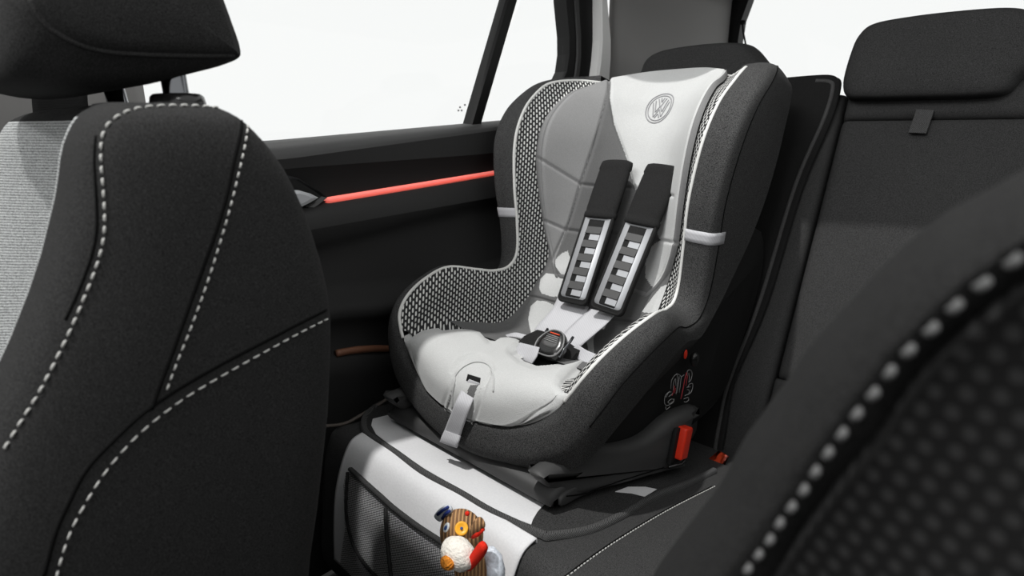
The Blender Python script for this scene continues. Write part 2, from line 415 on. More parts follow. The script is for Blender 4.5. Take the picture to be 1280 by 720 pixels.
# --- back pad
VW = [(764,98),(761,127),(767,158),(785,200),(797,240),(812,228),(835,224),(860,205),(885,160),(915,100),(905,80),(764,80)]
seamsP = [[(763,104),(745,168),(725,230),(712,278),(692,327)], [(660,192),(675,200),(725,231),(745,234),(800,238),(850,246)],
          [(670,272),(685,277),(706,287),(722,290),(790,297),(855,304)], [(761,100),(761,127),(767,158),(785,200),(797,240)]]
LOBE_R = [(905,80),(880,80),(845,222),(846,235),(833,262),(829,290),(832,302),(822,310),(813,330),(812,350),(820,362),(840,372),(900,372),(900,150)]
LOBE_L = [(712,315),(704,318),(697,326),(696,334),(702,344),(716,352),(725,350)]
def backmat(x, y, u, v):
    if abs(u - .5) > .484 or v > .985: return 3
    if inpoly(x, y, VW): return 1
    if inpoly(x, y, LOBE_R) or inpoly(x, y, LOBE_L): return 1
    if x < 763 - (y - 104) * .30 and x < 790: return 2
    return 0
def backh(t, c, x, y, u, v):
    e = min(u, 1 - u, (1 - v) * .9, v * 1.2 + .004, .06) ; e2 = min(e / .035, 1); h = .004 + .011 * math.sqrt(max(0, 1 - (1 - e2) ** 2))
    if .012 < min(u, 1 - u) < .05: h += .0 
    for s in seamsP:
        d = pdist(x, y, s); h -= .0042 * math.exp(-(d / 1.7) ** 2)
    b = min(u, 1 - u); h -= .003 * math.exp(-((b - .030) / .006) ** 2)
    return h
def bc(t):                                           # rounded corners
    if t < 1.0: return 2.05 - .22 * (1 - t) ** 2
    return 2.05 if t < 7.0 else 2.05 - .55 * ((t - 7.0) / 1.7) ** 2.6
BORD = fabric('grey_pad_border', .19, vary=.1)
bp = pads(False, backh, 'back_pad', [GRY, WHT, LGRY, BORD], .0, 8.7, lambda t: -bc(t), bc, 240, 220, seat, backmat)
# --- lower back panel
LL = [[(664,425),(661,400),(664,384),(672,377),(684,378),(700,386),(712,400),(705,420),(700,440)],
      [(675,362),(676,350),(684,343),(697,345),(707,350),(712,372),(690,372),(678,368)],
      [(733,410),(742,402),(755,400),(750,412),(744,425),(742,445),(735,445)],
      [(820,372),(830,360),(845,350),(860,350),(860,400),(805,392)]]
lbseam = [[(650,368),(676,374),(700,381),(740,398),(800,405)]]
def lbmat(x, y, u, v): return 1 if any(inpoly(x, y, q) for q in LL) else 0
def lbh(t, c, x, y, u, v):
    h = (.003 + .005 * min(1, min(u, 1 - u) / .04)) * max(.25, min(1, (12.4 - t) / 1.2))
    for s in lbseam: h -= .004 * math.exp(-(pdist(x, y, s) / 1.6) ** 2)
    return h
pads(False, lbh, 'lower_back_panel', [GRY, WHT], 7.5, 13.0, -2.02, 2.02, 260, 300, seat, lbmat)
# --- white seat pad
WEDGE = [(500,428),(512,424),(528,414),(548,411),(553,414),(575,412),(600,416),(612,430),(625,423),(645,424),(657,436),(640,445),(670,462),(715,455),(731,449),(724,458),(711,471),(701,485),(712,497),(735,530),(640,640),(480,640),(470,428)]
WEDGE = [q[:2] for q in spl([w + (0,) for w in WEDGE], 2, True)]
def spc(t): return 2.9 if t < 16 else 2.9 - .0 * (t - 16)
slit = [(592,470),(588,486),(580,505),(575,530)]
WC = WEDGE + WEDGE[:1]
def wsd(x, y):
    d = pdist(x, y, WC); return d if inpoly(x, y, WEDGE) else -d
def sph(t, c, x, y, u, v):
    sd = wsd(x, y); b = min(u, 1 - u)
    if sd < 0: return max(-.004, -.0006 * -sd)
    h = .0105 * min(1, sd / 9) ** .5 * min(1, max(0, (cs(t, c) - cs(t, math.copysign(3.97, c))).length) / .034) ** .6 * min(1, (1 - v) / .03) ** .6
    d = math.hypot((x - 593) / 1.15, (y - 470)) - 21 if y < 470 else abs(abs(x - (593 - (y - 470) * .32)) - 22)
    h -= .0032 * math.exp(-(d / 2.2) ** 2)
    if (math.hypot((x - 593) / 1.15, (y - 470)) < 20 or (y > 470 and abs(x - (593 - (y - 470) * .32)) < 17 and y < 540)): h -= .003
    return h
def spm(x, y, u, v): return 2 if (abs(x - (593 - (y - 490) * .38)) < 5 and 484 < y < 530) else 0  # grey streak: shade beside the hanging strap, painted on the pad
sp_ = pads(False, sph, 'seat_pad', [WHT, DEEPB, GRY], 11.2, 19.5, -3.97, 3.97, 230, 330, seat, spm, skip=lambda x, y: not (400 < x < 830 and 380 < y < 660) or wsd(x, y) < -7)
lab(sp_, 'white padded seat insert')
# --- embossed round badge on the back pad
tree_b = bvh(bp)
pc, nc = hit(tree_b, 825, 135)
ux = Vector((1, 0, 0)); ux = (ux - nc * ux.dot(nc)).normalized(); uy = nc.cross(ux); uy = uy if uy.z > 0 else -uy
def onpad(x, y, off=.0006):
    p = pc + ux * x + uy * y
    q, n_, i_, d_ = tree_b.find_nearest(p); return q + nc * off
RB = .0335
mb = MB()
mb.add(tube([onpad(RB * math.cos(a * math.pi / 20), RB * 1.12 * math.sin(a * math.pi / 20)) for a in range(40)], .0013, 6, closed=True))
mb.add(tube([onpad(RB * .84 * math.cos(a * math.pi / 20), RB * 1.12 * .84 * math.sin(a * math.pi / 20)) for a in range(40)], .0012, 6, closed=True))
for pl in ([(-.36,.74),(0,.02),(.36,.74)], [(-.14,.82),(0,.42),(.14,.82)], [(-.74,.42),(-.34,-.74),(0,-.10),(.34,-.74),(.74,.42)], [(-.56,.60),(-.30,-.34),(0,.14)], [(.56,.60),(.30,-.34),(0,.14)], [(-.2,-.80),(0,-.44),(.2,-.80)]):
    mb.add(tube([onpad(x * RB * .84, y * RB * .94) for x, y in [tuple(q) for q in resample([(a, b, 0) for a, b in pl], .12) for q in [q[:2]]]], .0012, 6))
BADGE = plastic('grey_embroidery_thread', (.30, .30, .31), rough=.8, spec=.1)
sub(mb.build('embroidered_badge', BADGE), bp)
# --- dark plastic shell under the cover
prof = [(.66,-.515),(.70,-.465),(.78,-.415),(.88,-.365),(.98,-.34),(1.06,-.27),(1.12,-.20),(1.22,-.20),(1.25,-.30),(1.17,-.45),(1.10,-.53),(.95,-.55),(.70,-.55)]
prof2 = [(.64,-.545),(.70,-.49),(.80,-.475),(.90,-.480),(1.0,-.470),(1.06,-.38),(1.13,-.26),(1.22,-.10),(1.33,.05),(1.36,.03),(1.33,-.12),(1.25,-.30),(1.17,-.45),(1.10,-.56),(.95,-.60),(.70,-.58)]
def prism(prof, x0, x1, r=.012, n=3, taper=0):
    """side profile (Y, Z) extruded along X with rounded edges"""
    P = spl([(a, b, 0) for a, b in prof], n, True); cy_ = sum(p[0] for p in P) / len(P); cz_ = sum(p[1] for p in P) / len(P)
    loops = []
    for k, (x, i) in enumerate(((x0, r), (x0 + r * .3, r * .3), (x0 + r, 0), (x1 - r, 0), (x1 - r * .3, r * .3), (x1, r))):
        l = []
        for j, p in enumerate(P):
            a, b = P[j - 1], P[(j + 1) % len(P)]; tx, ty = b[0] - a[0], b[1] - a[1]; d = math.hypot(tx, ty) or 1
            l.append(Vector((x, p[0] + ty / d * i * sgn, p[1] - tx / d * i * sgn)))
        loops.append(l)
    return loft(loops)
sgn = 1
def area(P): return sum(P[i - 1][0] * P[i][1] - P[i][0] * P[i - 1][1] for i in range(len(P)))
def prism_s(prof, x0, x1, r=.012, n=3):
    global sgn
    sgn = -1 if area(prof) > 0 else 1
    return prism(prof, x0, x1, r, n)
def bx(y): return .212 + (.272 - .212) * max(0, min(1, (y - .62) / .30))
def atb(px, py, o=0):
    X = XC + .25
    for _ in range(12): p = at(px, py, X=X); X = XC + bx(p.y) + o
    return p
def skew(vf, sg, o=0):
    V, Fc = vf
    return [Vector((XC + sg * (bx(v.y) + o - (.3 - sg * (v.x - XC))), v.y, v.z)) for v in V], Fc
shell = MB().add(skew(prism_s(prof, XC + .292, XC + .3, .003), 1, -.014)).add(skew(prism_s(prof, XC - .3, XC - .292, .003), -1, -.014)).add(prism_s(prof2, XC - .195, XC + .195, .015)).build('plastic_shell', SHELLP, seat)
# --- base
bt = [atb(x, y) for x, y in ((875,505),(850,520),(820,544),(800,554),(770,559),(740,558),(712,578),(690,590),(680,602))]
bprof = [(p.y, p.z) for p in bt]
zb = lambda y: ZC(y) + .017
rear = [atb(x, y) for x, y in ((862,562),(866,545),(869,526),(877,510))]; ye = rear[0].y
bprof = [(p.y, p.z) for p in rear] + bprof[1:] + [(.618, zb(.62) + .02), (.626, zb(.626) + .002), (.70, zb(.70)), (.85, zb(.85)), (ye - .06, zb(ye - .06)), (ye - .005, zb(ye)), (ye, zb(ye) + .015)]
base = MB()
base.add(skew(prism_s(bprof, XC + .3 - .04, XC + .3, .014), 1))
base.add(skew(prism_s(bprof, XC - .3, XC - .3 + .04, .014), -1))
fr = [(.606, -.537), (.66, -.532), (.9, -.56), (1.08, -.58), (1.08, zb(1.08)), (.9, zb(.9)), (.64, zb(.64)), (.606, zb(.60) + .003), (.599, -.558)]
base.add(prism_s(fr, XC - .2145, XC + .2145, .009))
base.add(prism_s([(.618, -.545), (.66, -.545), (.72, -.545), (.72, zb(.72)), (.66, zb(.66)), (.618, zb(.62))], XC - .219, XC + .219, .003))
base = base.build('base_frame', BASEP, seat)
# seam lines on the base
# --- base details
tb = bvh(base)
try: seam(tb, [(708,620),(730,617),(760,606),(830,584)], 'base_seam', base, .0012)
except Exception: pass
# red release button, indicator, knob, sticker
def plate(px, py, X, hw, hh, th, tilt=0):
    p = atb(px, py, X); return rbox(p, (th, hw, hh), min(hw, hh, th) * .4, rot=Matrix.Rotation(tilt, 3, 'X'))
mb = MB().add(plate(853, 553, .006, .014, .030, .010, -.25)); lab(mb.build('release_button', REDP, seat), 'red release button')
mb = MB().add(plate(846, 556, .001, .020, .034, .004, -.25)); mb.build('button_surround', SHELLP, seat)
pts = [atb(x, y, .012) for x, y in ((858,568),(856,576),(852,580),(836,584))]
MB().add(tube(pts, .003, 6)).build('release_lever', BLKP, seat)
p = atb(857, 443, -.012); q = Vector((1, 0, 0))
lab(MB().add(sphere(p, (.002, .006, .009))).build('indicator', REDP, seat), 'round red indicator')
p = atb(868, 449, -.010)
lab(MB().add(sphere(p, (.008, .010, .014))).build('knob', BLKP, seat), 'glossy black knob')
mb = MB()
def ink(pts, r=.00055, m=0, closed=False):
    P = [atb(x, y, -.0125) for x, y in pts]; mb.add(tube(spl([tuple(p) for p in P], 3, closed), r, 5, closed), m)
k = lambda pts: [(820 + x / 10.28, 450 + y / 10.28) for x, y in pts]
ink(k([(190,370),(200,260),(250,190),(278,210),(272,330),(258,440)])); ink(k([(222,390),(225,300),(250,240),(255,330)]))
ink(k([(180,400),(125,450),(108,540),(140,585),(220,545),(232,500)])); ink(k([(150,540),(200,500),(230,520),(180,560),(150,540)]))
ink(k([(125,600),(130,635),(180,600)])); ink(k([(130,480),(160,420),(195,410)])); ink(k([(165,470),(215,430)]))
ink(k([(262,175),(300,190),(330,215),(360,190)])); ink(k([(325,215),(300,420)])); ink(k([(300,210),(275,420)])); 
ink(k([(400,200),(405,140),(445,130),(465,180),(450,250),(430,280)])); ink(k([(420,170),(430,230),(420,290)]))
ink(k([(410,350),(430,310),(470,305),(468,370),(445,420),(410,440),(370,460)])); ink(k([(400,380),(430,390),(420,430)])); ink(k([(380,450),(420,440),(460,400)]))
ink(k([(360,500),(410,480),(420,510),(390,540),(360,535)])); ink(k([(395,350),(440,345)]))
ink(k([(240,330),(225,400),(205,460)]), .0008, 1); ink(k([(395,160),(370,250),(345,380),(320,500)]), .0009, 1); ink(k([(250,360),(240,430)]), .0008, 1); ink(k([(405,200),(385,330)]), .0007, 1)
mb.build('instruction_sticker', [LINE, LINER], seat)
# --- harness
AXT = Vector((0, 1.120, -.070)); AXB = Vector((0, .960, -.372))
def frame(sg):
    T, B = (at(771, 207, Y=1.112), at(715, 380, Y=.950)) if sg < 0 else (at(829, 213, Y=1.085), at(757, 391, Y=.935))
    ax = (B - T).normalized(); w = Vector((1, 0, 0)); w = (w - ax * w.dot(ax)).normalized(); n = ax.cross(w); n = n if n.y < 0 else -n
    return T, B, ax, w, n
for sg in (-1, 1):
    T, B, ax, w, n = frame(sg); Lg = (B - T).length
    def pt(a, x, h): return T + ax * (a * Lg) + w * x + n * h
    # neoprene sleeve
    loops = []
    for a, r in ((-.03, .55), (-.028, .8), (-.02, .96), (0, 1.0), (.03, 1.02), (.045, .96), (.06, .98), (.2, 1.0), (.33, 1.0), (.345, .96), (.36, 1.03), (.385, 1.03), (.395, .9), (.40, .6)):
        loops.append([pt(a, .0400 * r * (abs(math.cos(t)) ** .7) * (1 if math.cos(t) > 0 else -1), .001 + .0125 * r * (abs(math.sin(t)) ** .8) * (1 if math.sin(t) > 0 else -1)) for t in [2 * math.pi * i / 28 for i in range(28)]])
    sl = MB().add(loft(loops)).build('harness_sleeve', NEOP, seat); lab(sl, 'black padded upper sleeve of the shoulder harness')
    # lower pad: black bound edge, silver frame, ladder of tapes
    def outl(wd, a0, a1, rc, h, n_=6):
        P = []
        for (cxs, ca, st) in ((wd - rc, a1 * Lg - rc, 0), (-(wd - rc), a1 * Lg - rc, 90)):
            for i in range(n_ + 1):
                t = math.radians(st + 90 * i / n_); P.append((cxs + rc * math.cos(t), ca + rc * math.sin(t)))
        P += [(-wd, a0 * Lg), (wd, a0 * Lg)]
        return [T + ax * a + w * x + n * h for x, a in P]
    pad = MB().add(loft([outl(.0375, .36, .995, .010, -.006), outl(.0382, .36, 1.0, .011, 0), outl(.0375, .36, .995, .010, .004), outl(.0345, .36, .98, .009, .0055)])).build('shoulder_pad', NEOP, seat)
    lab(pad, 'black edged silver shoulder pad')
    mb = MB(); o_ = outl(.0362, .36, .992, .010, .0045); o_ = [o_[-1]] + o_[:-1]
    mb.add(tube(o_, .0030, 8)); sub(mb.build('edge_binding', NEOP), pad)
    mb = MB().add(loft([outl(.0330, .38, .965, .008, .005), outl(.0327, .38, .963, .008, .0066)])); sub(mb.build('silver_panel', SILVER), pad)
    mb = MB(); a = .42
    mb.add(loft([outl(.0200, .41, .96, .004, .0066), outl(.0198, .41, .958, .004, .0071)]))
    mb2 = MB(); mb3 = MB()
    for i in range(5):
        a = .46 + i * .098
        q = lambda a_, x, h: T + ax * (a_ * Lg) + w * x + n * h
        V = [q(a, -.0190, .0073), q(a, .0190, .0073), q(a + .05, .0190, .0095), q(a + .05, -.0190, .0095), q(a, -.0190, .0066), q(a, .0190, .0066), q(a + .05, .0190, .0068), q(a + .05, -.0190, .0068)]
        mb2.add((V, [(0,1,2,3),(4,7,6,5),(0,4,5,1),(1,5,6,2),(2,6,7,3),(3,7,4,0)]))
        V = [q(a + .054, -.006, .0074), q(a + .054, .0190, .0074), q(a + .094, .0190, .0074), q(a + .094, -.006, .0074)]
        mb3.add((V, [(0,1,2,3)]))
    sub(mb.build('recessed_strip', NEOP), pad); sub(mb2.build('ladder_tape', DMETAL, smooth=False), pad); sub(mb3.build('silver_window', SILVER, smooth=False), pad)
# webbing
def ribbon(path, widths, name, m, parent, th=.0016, nn=None, nc=8, sag=.0):
    """flat strap through centre points with width vectors"""
    P = spl([tuple(p) for p in path], 8); W = spl([tuple(p) for p in widths], 8)
    V, Fc = [], []
    for p, w_ in zip(P, W):
        for i in range(nc + 1):
            s_ = (i / nc - .5); V.append(Vector(p) + Vector(w_) * s_)
    for j in range(len(P) - 1):
        for i in range(nc): Fc.append((j*(nc+1)+i, j*(nc+1)+i+1, (j+1)*(nc+1)+i+1, (j+1)*(nc+1)+i))
    o = mk(name, V, Fc, m, parent); md = o.modifiers.new('s', 'SOLIDIFY'); md.thickness = th; md.offset = 0
    return o
def strap(edges, name, m, parent=None, th=.0016):
    """edges: list of ((px,py),(px,py),Y_a,Y_b): the strap's two edges"""
    A = [at(*a, Y=ya) for a, b, ya, yb in edges]; B = [at(*b, Y=yb) for a, b, ya, yb in edges]
    return ribbon([(a + b) / 2 for a, b in zip(A, B)], [b - a for a, b in zip(A, B)], name, m, parent, th)
lab(strap([((698,370),(736,384),.985,.975),((690,386),(728,400),.945,.94),((676,402),(716,420),.90,.90),((668,412),(708,432),.865,.865)], 'shoulder_webbing', WBAND, seat), 'white shoulder strap')
lab(strap([((738,386),(768,394),.965,.955),((722,400),(758,405),.93,.925),((706,416),(736,424),.885,.885),((704,424),(718,440),.86,.86)], 'shoulder_webbing', WBAND, seat), 'white shoulder strap')
lab(strap([((712,436),(724,432),.855,.865),((722,449),(738,440),.85,.865),((740,456),(765,449),.84,.86),((765,460),(785,452),.82,.84)], 'lap_webbing', WBAND, seat), 'white lap strap')
lab(strap([((662,420),(656,424),.855,.845),((645,416),(640,421),.85,.84),((632,419),(628,422),.85,.845)], 'lap_webbing', WBAND, seat), 'white lap strap')
# buckle pad
def slab_px(pts, Ys, th, name, m, parent, bul=.0):
    P = [at(x, y, Y=Y) for (x, y), Y in zip(pts, Ys)]; c = sum(P, Vector()) / len(P)
    nn = Vector((0, 0, 0))
    for i in range(len(P)): nn += (P[i] - c).cross(P[(i + 1) % len(P)] - c)
    nn.normalize(); nn = nn if nn.dot(-c) > 0 else -nn
    l = [[p - nn * th for p in P], P, [c.lerp(p, .92) + nn * th * .35 for p in P], [c.lerp(p, .5) + nn * (th * .5 + bul) for p in P]]
    return MB().add(loft(l)).build(name, m, parent), c, nn
slab_px([(634,443),(655,420),(672,412),(700,420),(725,438),(716,456),(690,462),(668,460)], [.79,.83,.86,.87,.86,.83,.80,.79], .004, 'buckle_pad', NEOP, seat)
slab_px([(639,444),(650,428),(674,434),(671,445),(665,455)], [.775,.795,.79,.78,.77], .002, 'crotch_webbing', WBAND, seat)
# buckle body
bc_ = at(690, 432, Y=.815); bn = Vector((.05, -.62, .78)).normalized()
bu = Vector((0, 1, .75)); bu = (bu - bn * bu.dot(bn)).normalized(); bw = bu.cross(bn).normalized(); bw = bw if bw.x > 0 else -bw
def bl(wd, up, dn, h, k=20):
    P = []
    for i in range(k):
        t = 2 * math.pi * i / k; x = math.cos(t); y = math.sin(t)
        x = math.copysign(abs(x) ** .7, x); y = math.copysign(abs(y) ** .7, y)
        P.append(bc_ + bw * (x * wd * (1 if y < 0 else 1 - .30 * y)) + bu * (y * (up if y > 0 else dn)) + bn * h)
    return P
buckle = MB().add(loft([bl(.029, .028, .028, -.012), bl(.033, .032, .031, -.004), bl(.033, .032, .031, .005), bl(.029, .029, .028, .010), bl(.019, .020, .019, .0115)])).build('harness_buckle', BLKP, seat)
lab(buckle, 'glossy black harness buckle')
mb = MB().add(tube(bl(.0295, .0295, .0285, .0095, 32), .0018, 6, True)); sub(mb.build('rim', plastic('grey_satin', .18, rough=.3, spec=.5)), buckle)
mb = MB().add(loft([bl(.019, .020, .012, .009), bl(.0190, .017, .010, .0125), bl(.012, .012, .007, .0125)])); pb = sub(mb.build('press_button', DMETAL), buckle)
mb = MB()
for i in range(4):
    mb.add(tube([bc_ + bw * x + bu * (.002 + i * .004) + bn * .0140 for x in (-.014, 0, .014)], .0006, 5))
sub(mb.build('button_rib', LINE), buckle)
mb = MB().add(tube([bc_ + bw * x + bu * .0200 + bn * .0130 for x in (-.011, -.004, .004, .011)], .0013, 6)); sub(lab(mb.build('press_marking', ORNG), 'orange press marking'), buckle)
for s_ in (-1, 1):
    mb = MB().add(tube([bc_ + bw * (s_ * .031) + bu * a_ + bn * (.004 if a_ < .01 else .0) for a_ in (-.02, 0, .02, .032)], .003, 6)); sub(mb.build('buckle_tongue', CHROME), buckle)
# adjuster slot ring and hanging strap
ts = bvh(sp_)
ring = [(573,490),(571,475),(577,463),(592,457),(606,460),(613,470),(614,484),(606,505),(597,520)]
ring2 = [(566,512),(567,480),(575,463),(592,453.5),(609,456),(617,470),(617,490)]
P_, N_ = surf_line(ts, ring2, .0015, 5)
lab(MB().add(tube(P_, .0013, 6)).build('adjuster_surround', WHT, seat), 'white ring around the adjuster slot')
pc2, nc2 = hit(ts, 592, 472, .001)
mb = MB().add(loft([[hit(ts, x, y, h)[0] for x, y in ((585,468),(601,473),(600,480),(583,476))] for h in (-.004, .0012)])); mb.build('adjuster_slot', DEEPB, seat)
sp0 = [hit(ts, x, y, .001)[0] for x, y in ((585,474),(599,479))]
y0 = (sp0[0].y + sp0[1].y) / 2
st = strap([((587,474),(600,479),sp0[0].y,sp0[1].y),((578,486),(595,492),.610,.615),((570,502),(588,508),.588,.594),((562,522),(581,528),.580,.586),((553,545),(573,552),.577,.583),((550,552),(571,558),.576,.582)], 'adjuster_strap', WBAND, seat, .0022)
lab(st, 'white adjuster strap hanging over the front edge')
strap([((556,538),(576,545),.576,.582),((552,547),(573,553),.570,.576),((551,552),(571,559),.570,.576),((553,549),(573,556),.581,.586)], 'strap_end', WBAND, seat, .003)
# ================================================================ REAR BENCH
bench = thing('rear_bench_seat', 'black fabric rear bench seat under the child seat and its mat', 'rear seat', (-.3, 1.1, -.9))
X0, X1 = -.985, .44
def cpro(x):
    return [(1.20, ZC(1.2) - .01), (1.0, ZC(1.0)), (.8, ZC(.8)), (.62, ZC(.62)), (.55, ZC(.55) - .002), (.51, ZC(.5) - .008), (.488, -.600), (.474, -.650), (.462, -.74), (.462, -.86), (.60, -.90), (1.2, -.90)]
cu = []
for x, d in ((X0, .03), (X0 + .01, .01), (X0 + .035, 0), (X1 - .035, 0), (X1, .03)):
    cu.append([Vector((x, a + (d if b < -.6 and a < .6 else 0), b - d)) for a, b in spl([q + (0,) for q in cpro(x)], 3) for a, b in [(a, b)]] if False else [Vector((x, q[0] + (d if q[0] < .6 else 0), q[1] - (d if q[0] >= .5 else 0))) for q in spl([c_ for c_ in cpro(x)], 4)])
cushion = MB().add(loft(cu)).build('seat_cushion', BLK, bench)
tcu = bvh(cushion)
stitches(tcu, [(708,722),(760,684),(830,641),(894,608)], 'cushion_stitching', cushion, .0045, .003, .0009)
seam(tcu, [(704,722),(756,684),(826,641),(890,608)], 'cushion_seam', cushion, .0012)
# backrest: upper cover panel, main panel, lower panel
def bpt(x, z, o): return Vector((x, YB(z), z)) + BN * o
zt = back(1040, 148).z; zl = back(965, 471).z
def panel(xa, xb, za, zb_, bul, name, parent, m, th=.10, r=.016):
    """upholstered panel on the reclined back plane"""
    hx, hz = (xb - xa) / 2, (zb_ - za) / 2 * math.sqrt(1 + BS * BS); V, Fc = [], []
    c = bpt((xa + xb) / 2, (za + zb_) / 2, 0); up = Vector((0, BS, 1)).normalized()
    nu, nv = 40, 30
    def f(u, v):
        a, b = 2 * u - 1, 2 * v - 1
        a = math.copysign(1 - (1 - abs(a)) ** 1.5, a); b = math.copysign(1 - (1 - abs(b)) ** 1.5, b)
        ex = min((1 - abs(a)) * hx / r, 1); ez = min((1 - abs(b)) * hz / r, 1)
        h = -r + r * math.sqrt(max(0, 1 - (1 - ex) ** 2)) ; h2 = -r + r * math.sqrt(max(0, 1 - (1 - ez) ** 2))
        return c + Vector((a * hx, 0, 0)) + up * (b * hz) + BN * (h + h2 + bul * (1 - a * a) * (1 - b * b))
    V, Fc = grid(f, nu, nv)
    rim_ = [i for i in range(nu + 1)] + [(nu + 1) * j + nu for j in range(1, nv + 1)] + [(nu + 1) * nv + i for i in range(nu - 1, -1, -1)] + [(nu + 1) * j for j in range(nv - 1, 0, -1)]
    k = len(V); V += [V[i] - BN * th for i in rim_]; m_ = len(rim_)
    for i in range(m_): Fc.append((rim_[i], rim_[(i + 1) % m_], k + (i + 1) % m_, k + i))
    Fc.append(tuple(k + i for i in range(m_)))
    return MB().add((V, Fc)).build(name, m, parent)
xs = back(1030, 160).x
zm = back(1046, 120).z
panel(-.372, .44, zl, zt, .008, 'backrest_panel', bench, BLK)
up_ = panel(-.372, .44, zt, zm + .03, .004, 'backrest_top_panel', bench, BLK)
panel(-.375, .44, -.70, zl, .004, 'backrest_lower_panel', bench, BLK, r=.012)
panel(-.985, -.378, -.70, .085, .006, 'backrest_panel', bench, BLK)
# headrests
def pillow(pts, Y, th, tilt=.12, n=5):
    P = [at(x, y, Y=Y) for x, y in pts]; P = [Vector(p) for p in spl([tuple(p) for p in P], n, True)]
    c = sum(P, Vector()) / len(P); loops = []
    for i in range(13):
        a = -math.pi / 2 + math.pi * i / 12; s_ = .74 + .26 * math.cos(a) ** .55 if abs(math.cos(a)) > 1e-6 else .74
        loops.append([c + (p - c) * s_ + Vector((0, math.sin(a) * th / 2 + (p.z - c.z) * tilt, 0)) for p in P])
    cap0 = [c + (p - c) * .4 + Vector((0, -th / 2 * 1.04 + (p.z - c.z) * tilt, 0)) for p in P]
    return loft([cap0] + loops)
hr = MB().add(pillow([(1064,124),(1057,105),(1066,66),(1076,44),(1094,30),(1140,21),(1200,14),(1262,10),(1290,16),(1300,40),(1296,80),(1278,100),(1262,118),(1230,124),(1150,126),(1090,127)], 1.46, .105)).build('headrest', BLK, bench)
for px in (1120, 1215): sub(MB().add(tube([at(px, 118, Y=1.465), at(px + 1, 150, Y=1.465)], .006, 10)).build('headrest_post', CHROME), hr)
hr2 = MB().add(pillow([(800,118),(806,92),(812,76),(826,66),(850,60),(890,55),(925,54),(942,59),(958,76),(972,96),(980,120),(900,128),(840,126)], 1.535, .10)).build('headrest', BLK, bench)
# loop tag
q = [back(1146,138,.006), back(1168,139,.006), back(1158,168,.010), back(1136,167,.010)]
mb = MB().add(([*q, *[p + BN * .006 for p in q]], [(0,1,2,3),(4,7,6,5),(0,4,5,1),(1,5,6,2),(2,6,7,3),(3,7,4,0)]))
tg = mb.build('pull_loop', BIND, bench, smooth=False); lab(tg, 'woven black pull loop')
# ================================================================ SEAT PROTECTOR MAT
mat = thing('seat_protector_mat', 'black and white seat protector mat lying under the child seat and up the backrest', 'seat mat', (XC, .55, -.57))
def fill(P, hgt, nrm, th=.004):
    return loft([[p for p in P], [p + nrm * th for p in P]])
top_out = [(452,536),(454,522),(466,508),(495,492),(600,478),(850,545),(884,568),(888,588),(860,606),(817,623),(775,648),(735,664),(685,672),(650,656),(612,638),(575,616),(530,591),(492,564),(466,547)]
P = [cush(x, y, .002) for x, y in top_out]
sheet = MB().add(fill(P, 0, CN, .004)).build('top_sheet', MATB, mat, smooth=False)
wp = [(464,532),(466,524),(494,517),(560,500),(700,560),(720,600),(690,620),(672,640),(666,650),(664,656),(650,651),(612,634),(575,612),(530,586),(492,560),(470,543)]
lab(MB().add(fill([cush(x, y, .0062) for x, y in wp], 0, CN, .001)).build('front_panel', MATW, mat, smooth=False), 'white front panel of the mat')
lab(MB().add(fill([cush(x, y, .0062) for x, y in [(769,615),(785,609),(806,609),(821,612),(806,621),(790,617)]], 0, CN, .001)).build('centre_patch', MATW, mat, smooth=False), 'white patch')
# front flap
FP = [(.560, ZC(.56) - .001), (.540, ZC(.54) - .000), (.524, ZC(.524) - .001), (.504, -.572), (.486, -.602), (.468, -.655), (.458, -.72), (.452, -.80)]
FPs = spl([(a, b, 0) for a, b in FP], 8)
def flap(u, v, o=0, xa=-.905, xb=None):
    k = min(int(v * (len(FPs) - 1)), len(FPs) - 2); t = v * (len(FPs) - 1) - k
    y = FPs[k][0] * (1 - t) + FPs[k + 1][0] * t; z = FPs[k][1] * (1 - t) + FPs[k + 1][1] * t
    dy = FPs[k + 1][0] - FPs[k][0]; dz = FPs[k + 1][1] - FPs[k][1]; d = math.hypot(dy, dz); n = Vector((0, dz / d, -dy / d)); n = n if n.y < 0 else -n
    xb_ = XF if xb is None else xb
    y += .014 * u * u * max(0, 1 - v * 2.6)
    x = xa + (xb_ - xa) * u
    return Vector((x, y, z)) + n * (.0055 + o)
XF = cush(678, 669, .006).x; XA = cush(453, 540, .006).x
V, Fc = grid(lambda u, v: flap(u, v, 0, XA), 80, 60)
fl = mk('front_flap', V, Fc, [MATW, MATB], mat); md = fl.modifiers.new('s', 'SOLIDIFY'); md.thickness = .003; md.offset = 1
lab(fl, 'white front flap')
tf = bvh(fl)
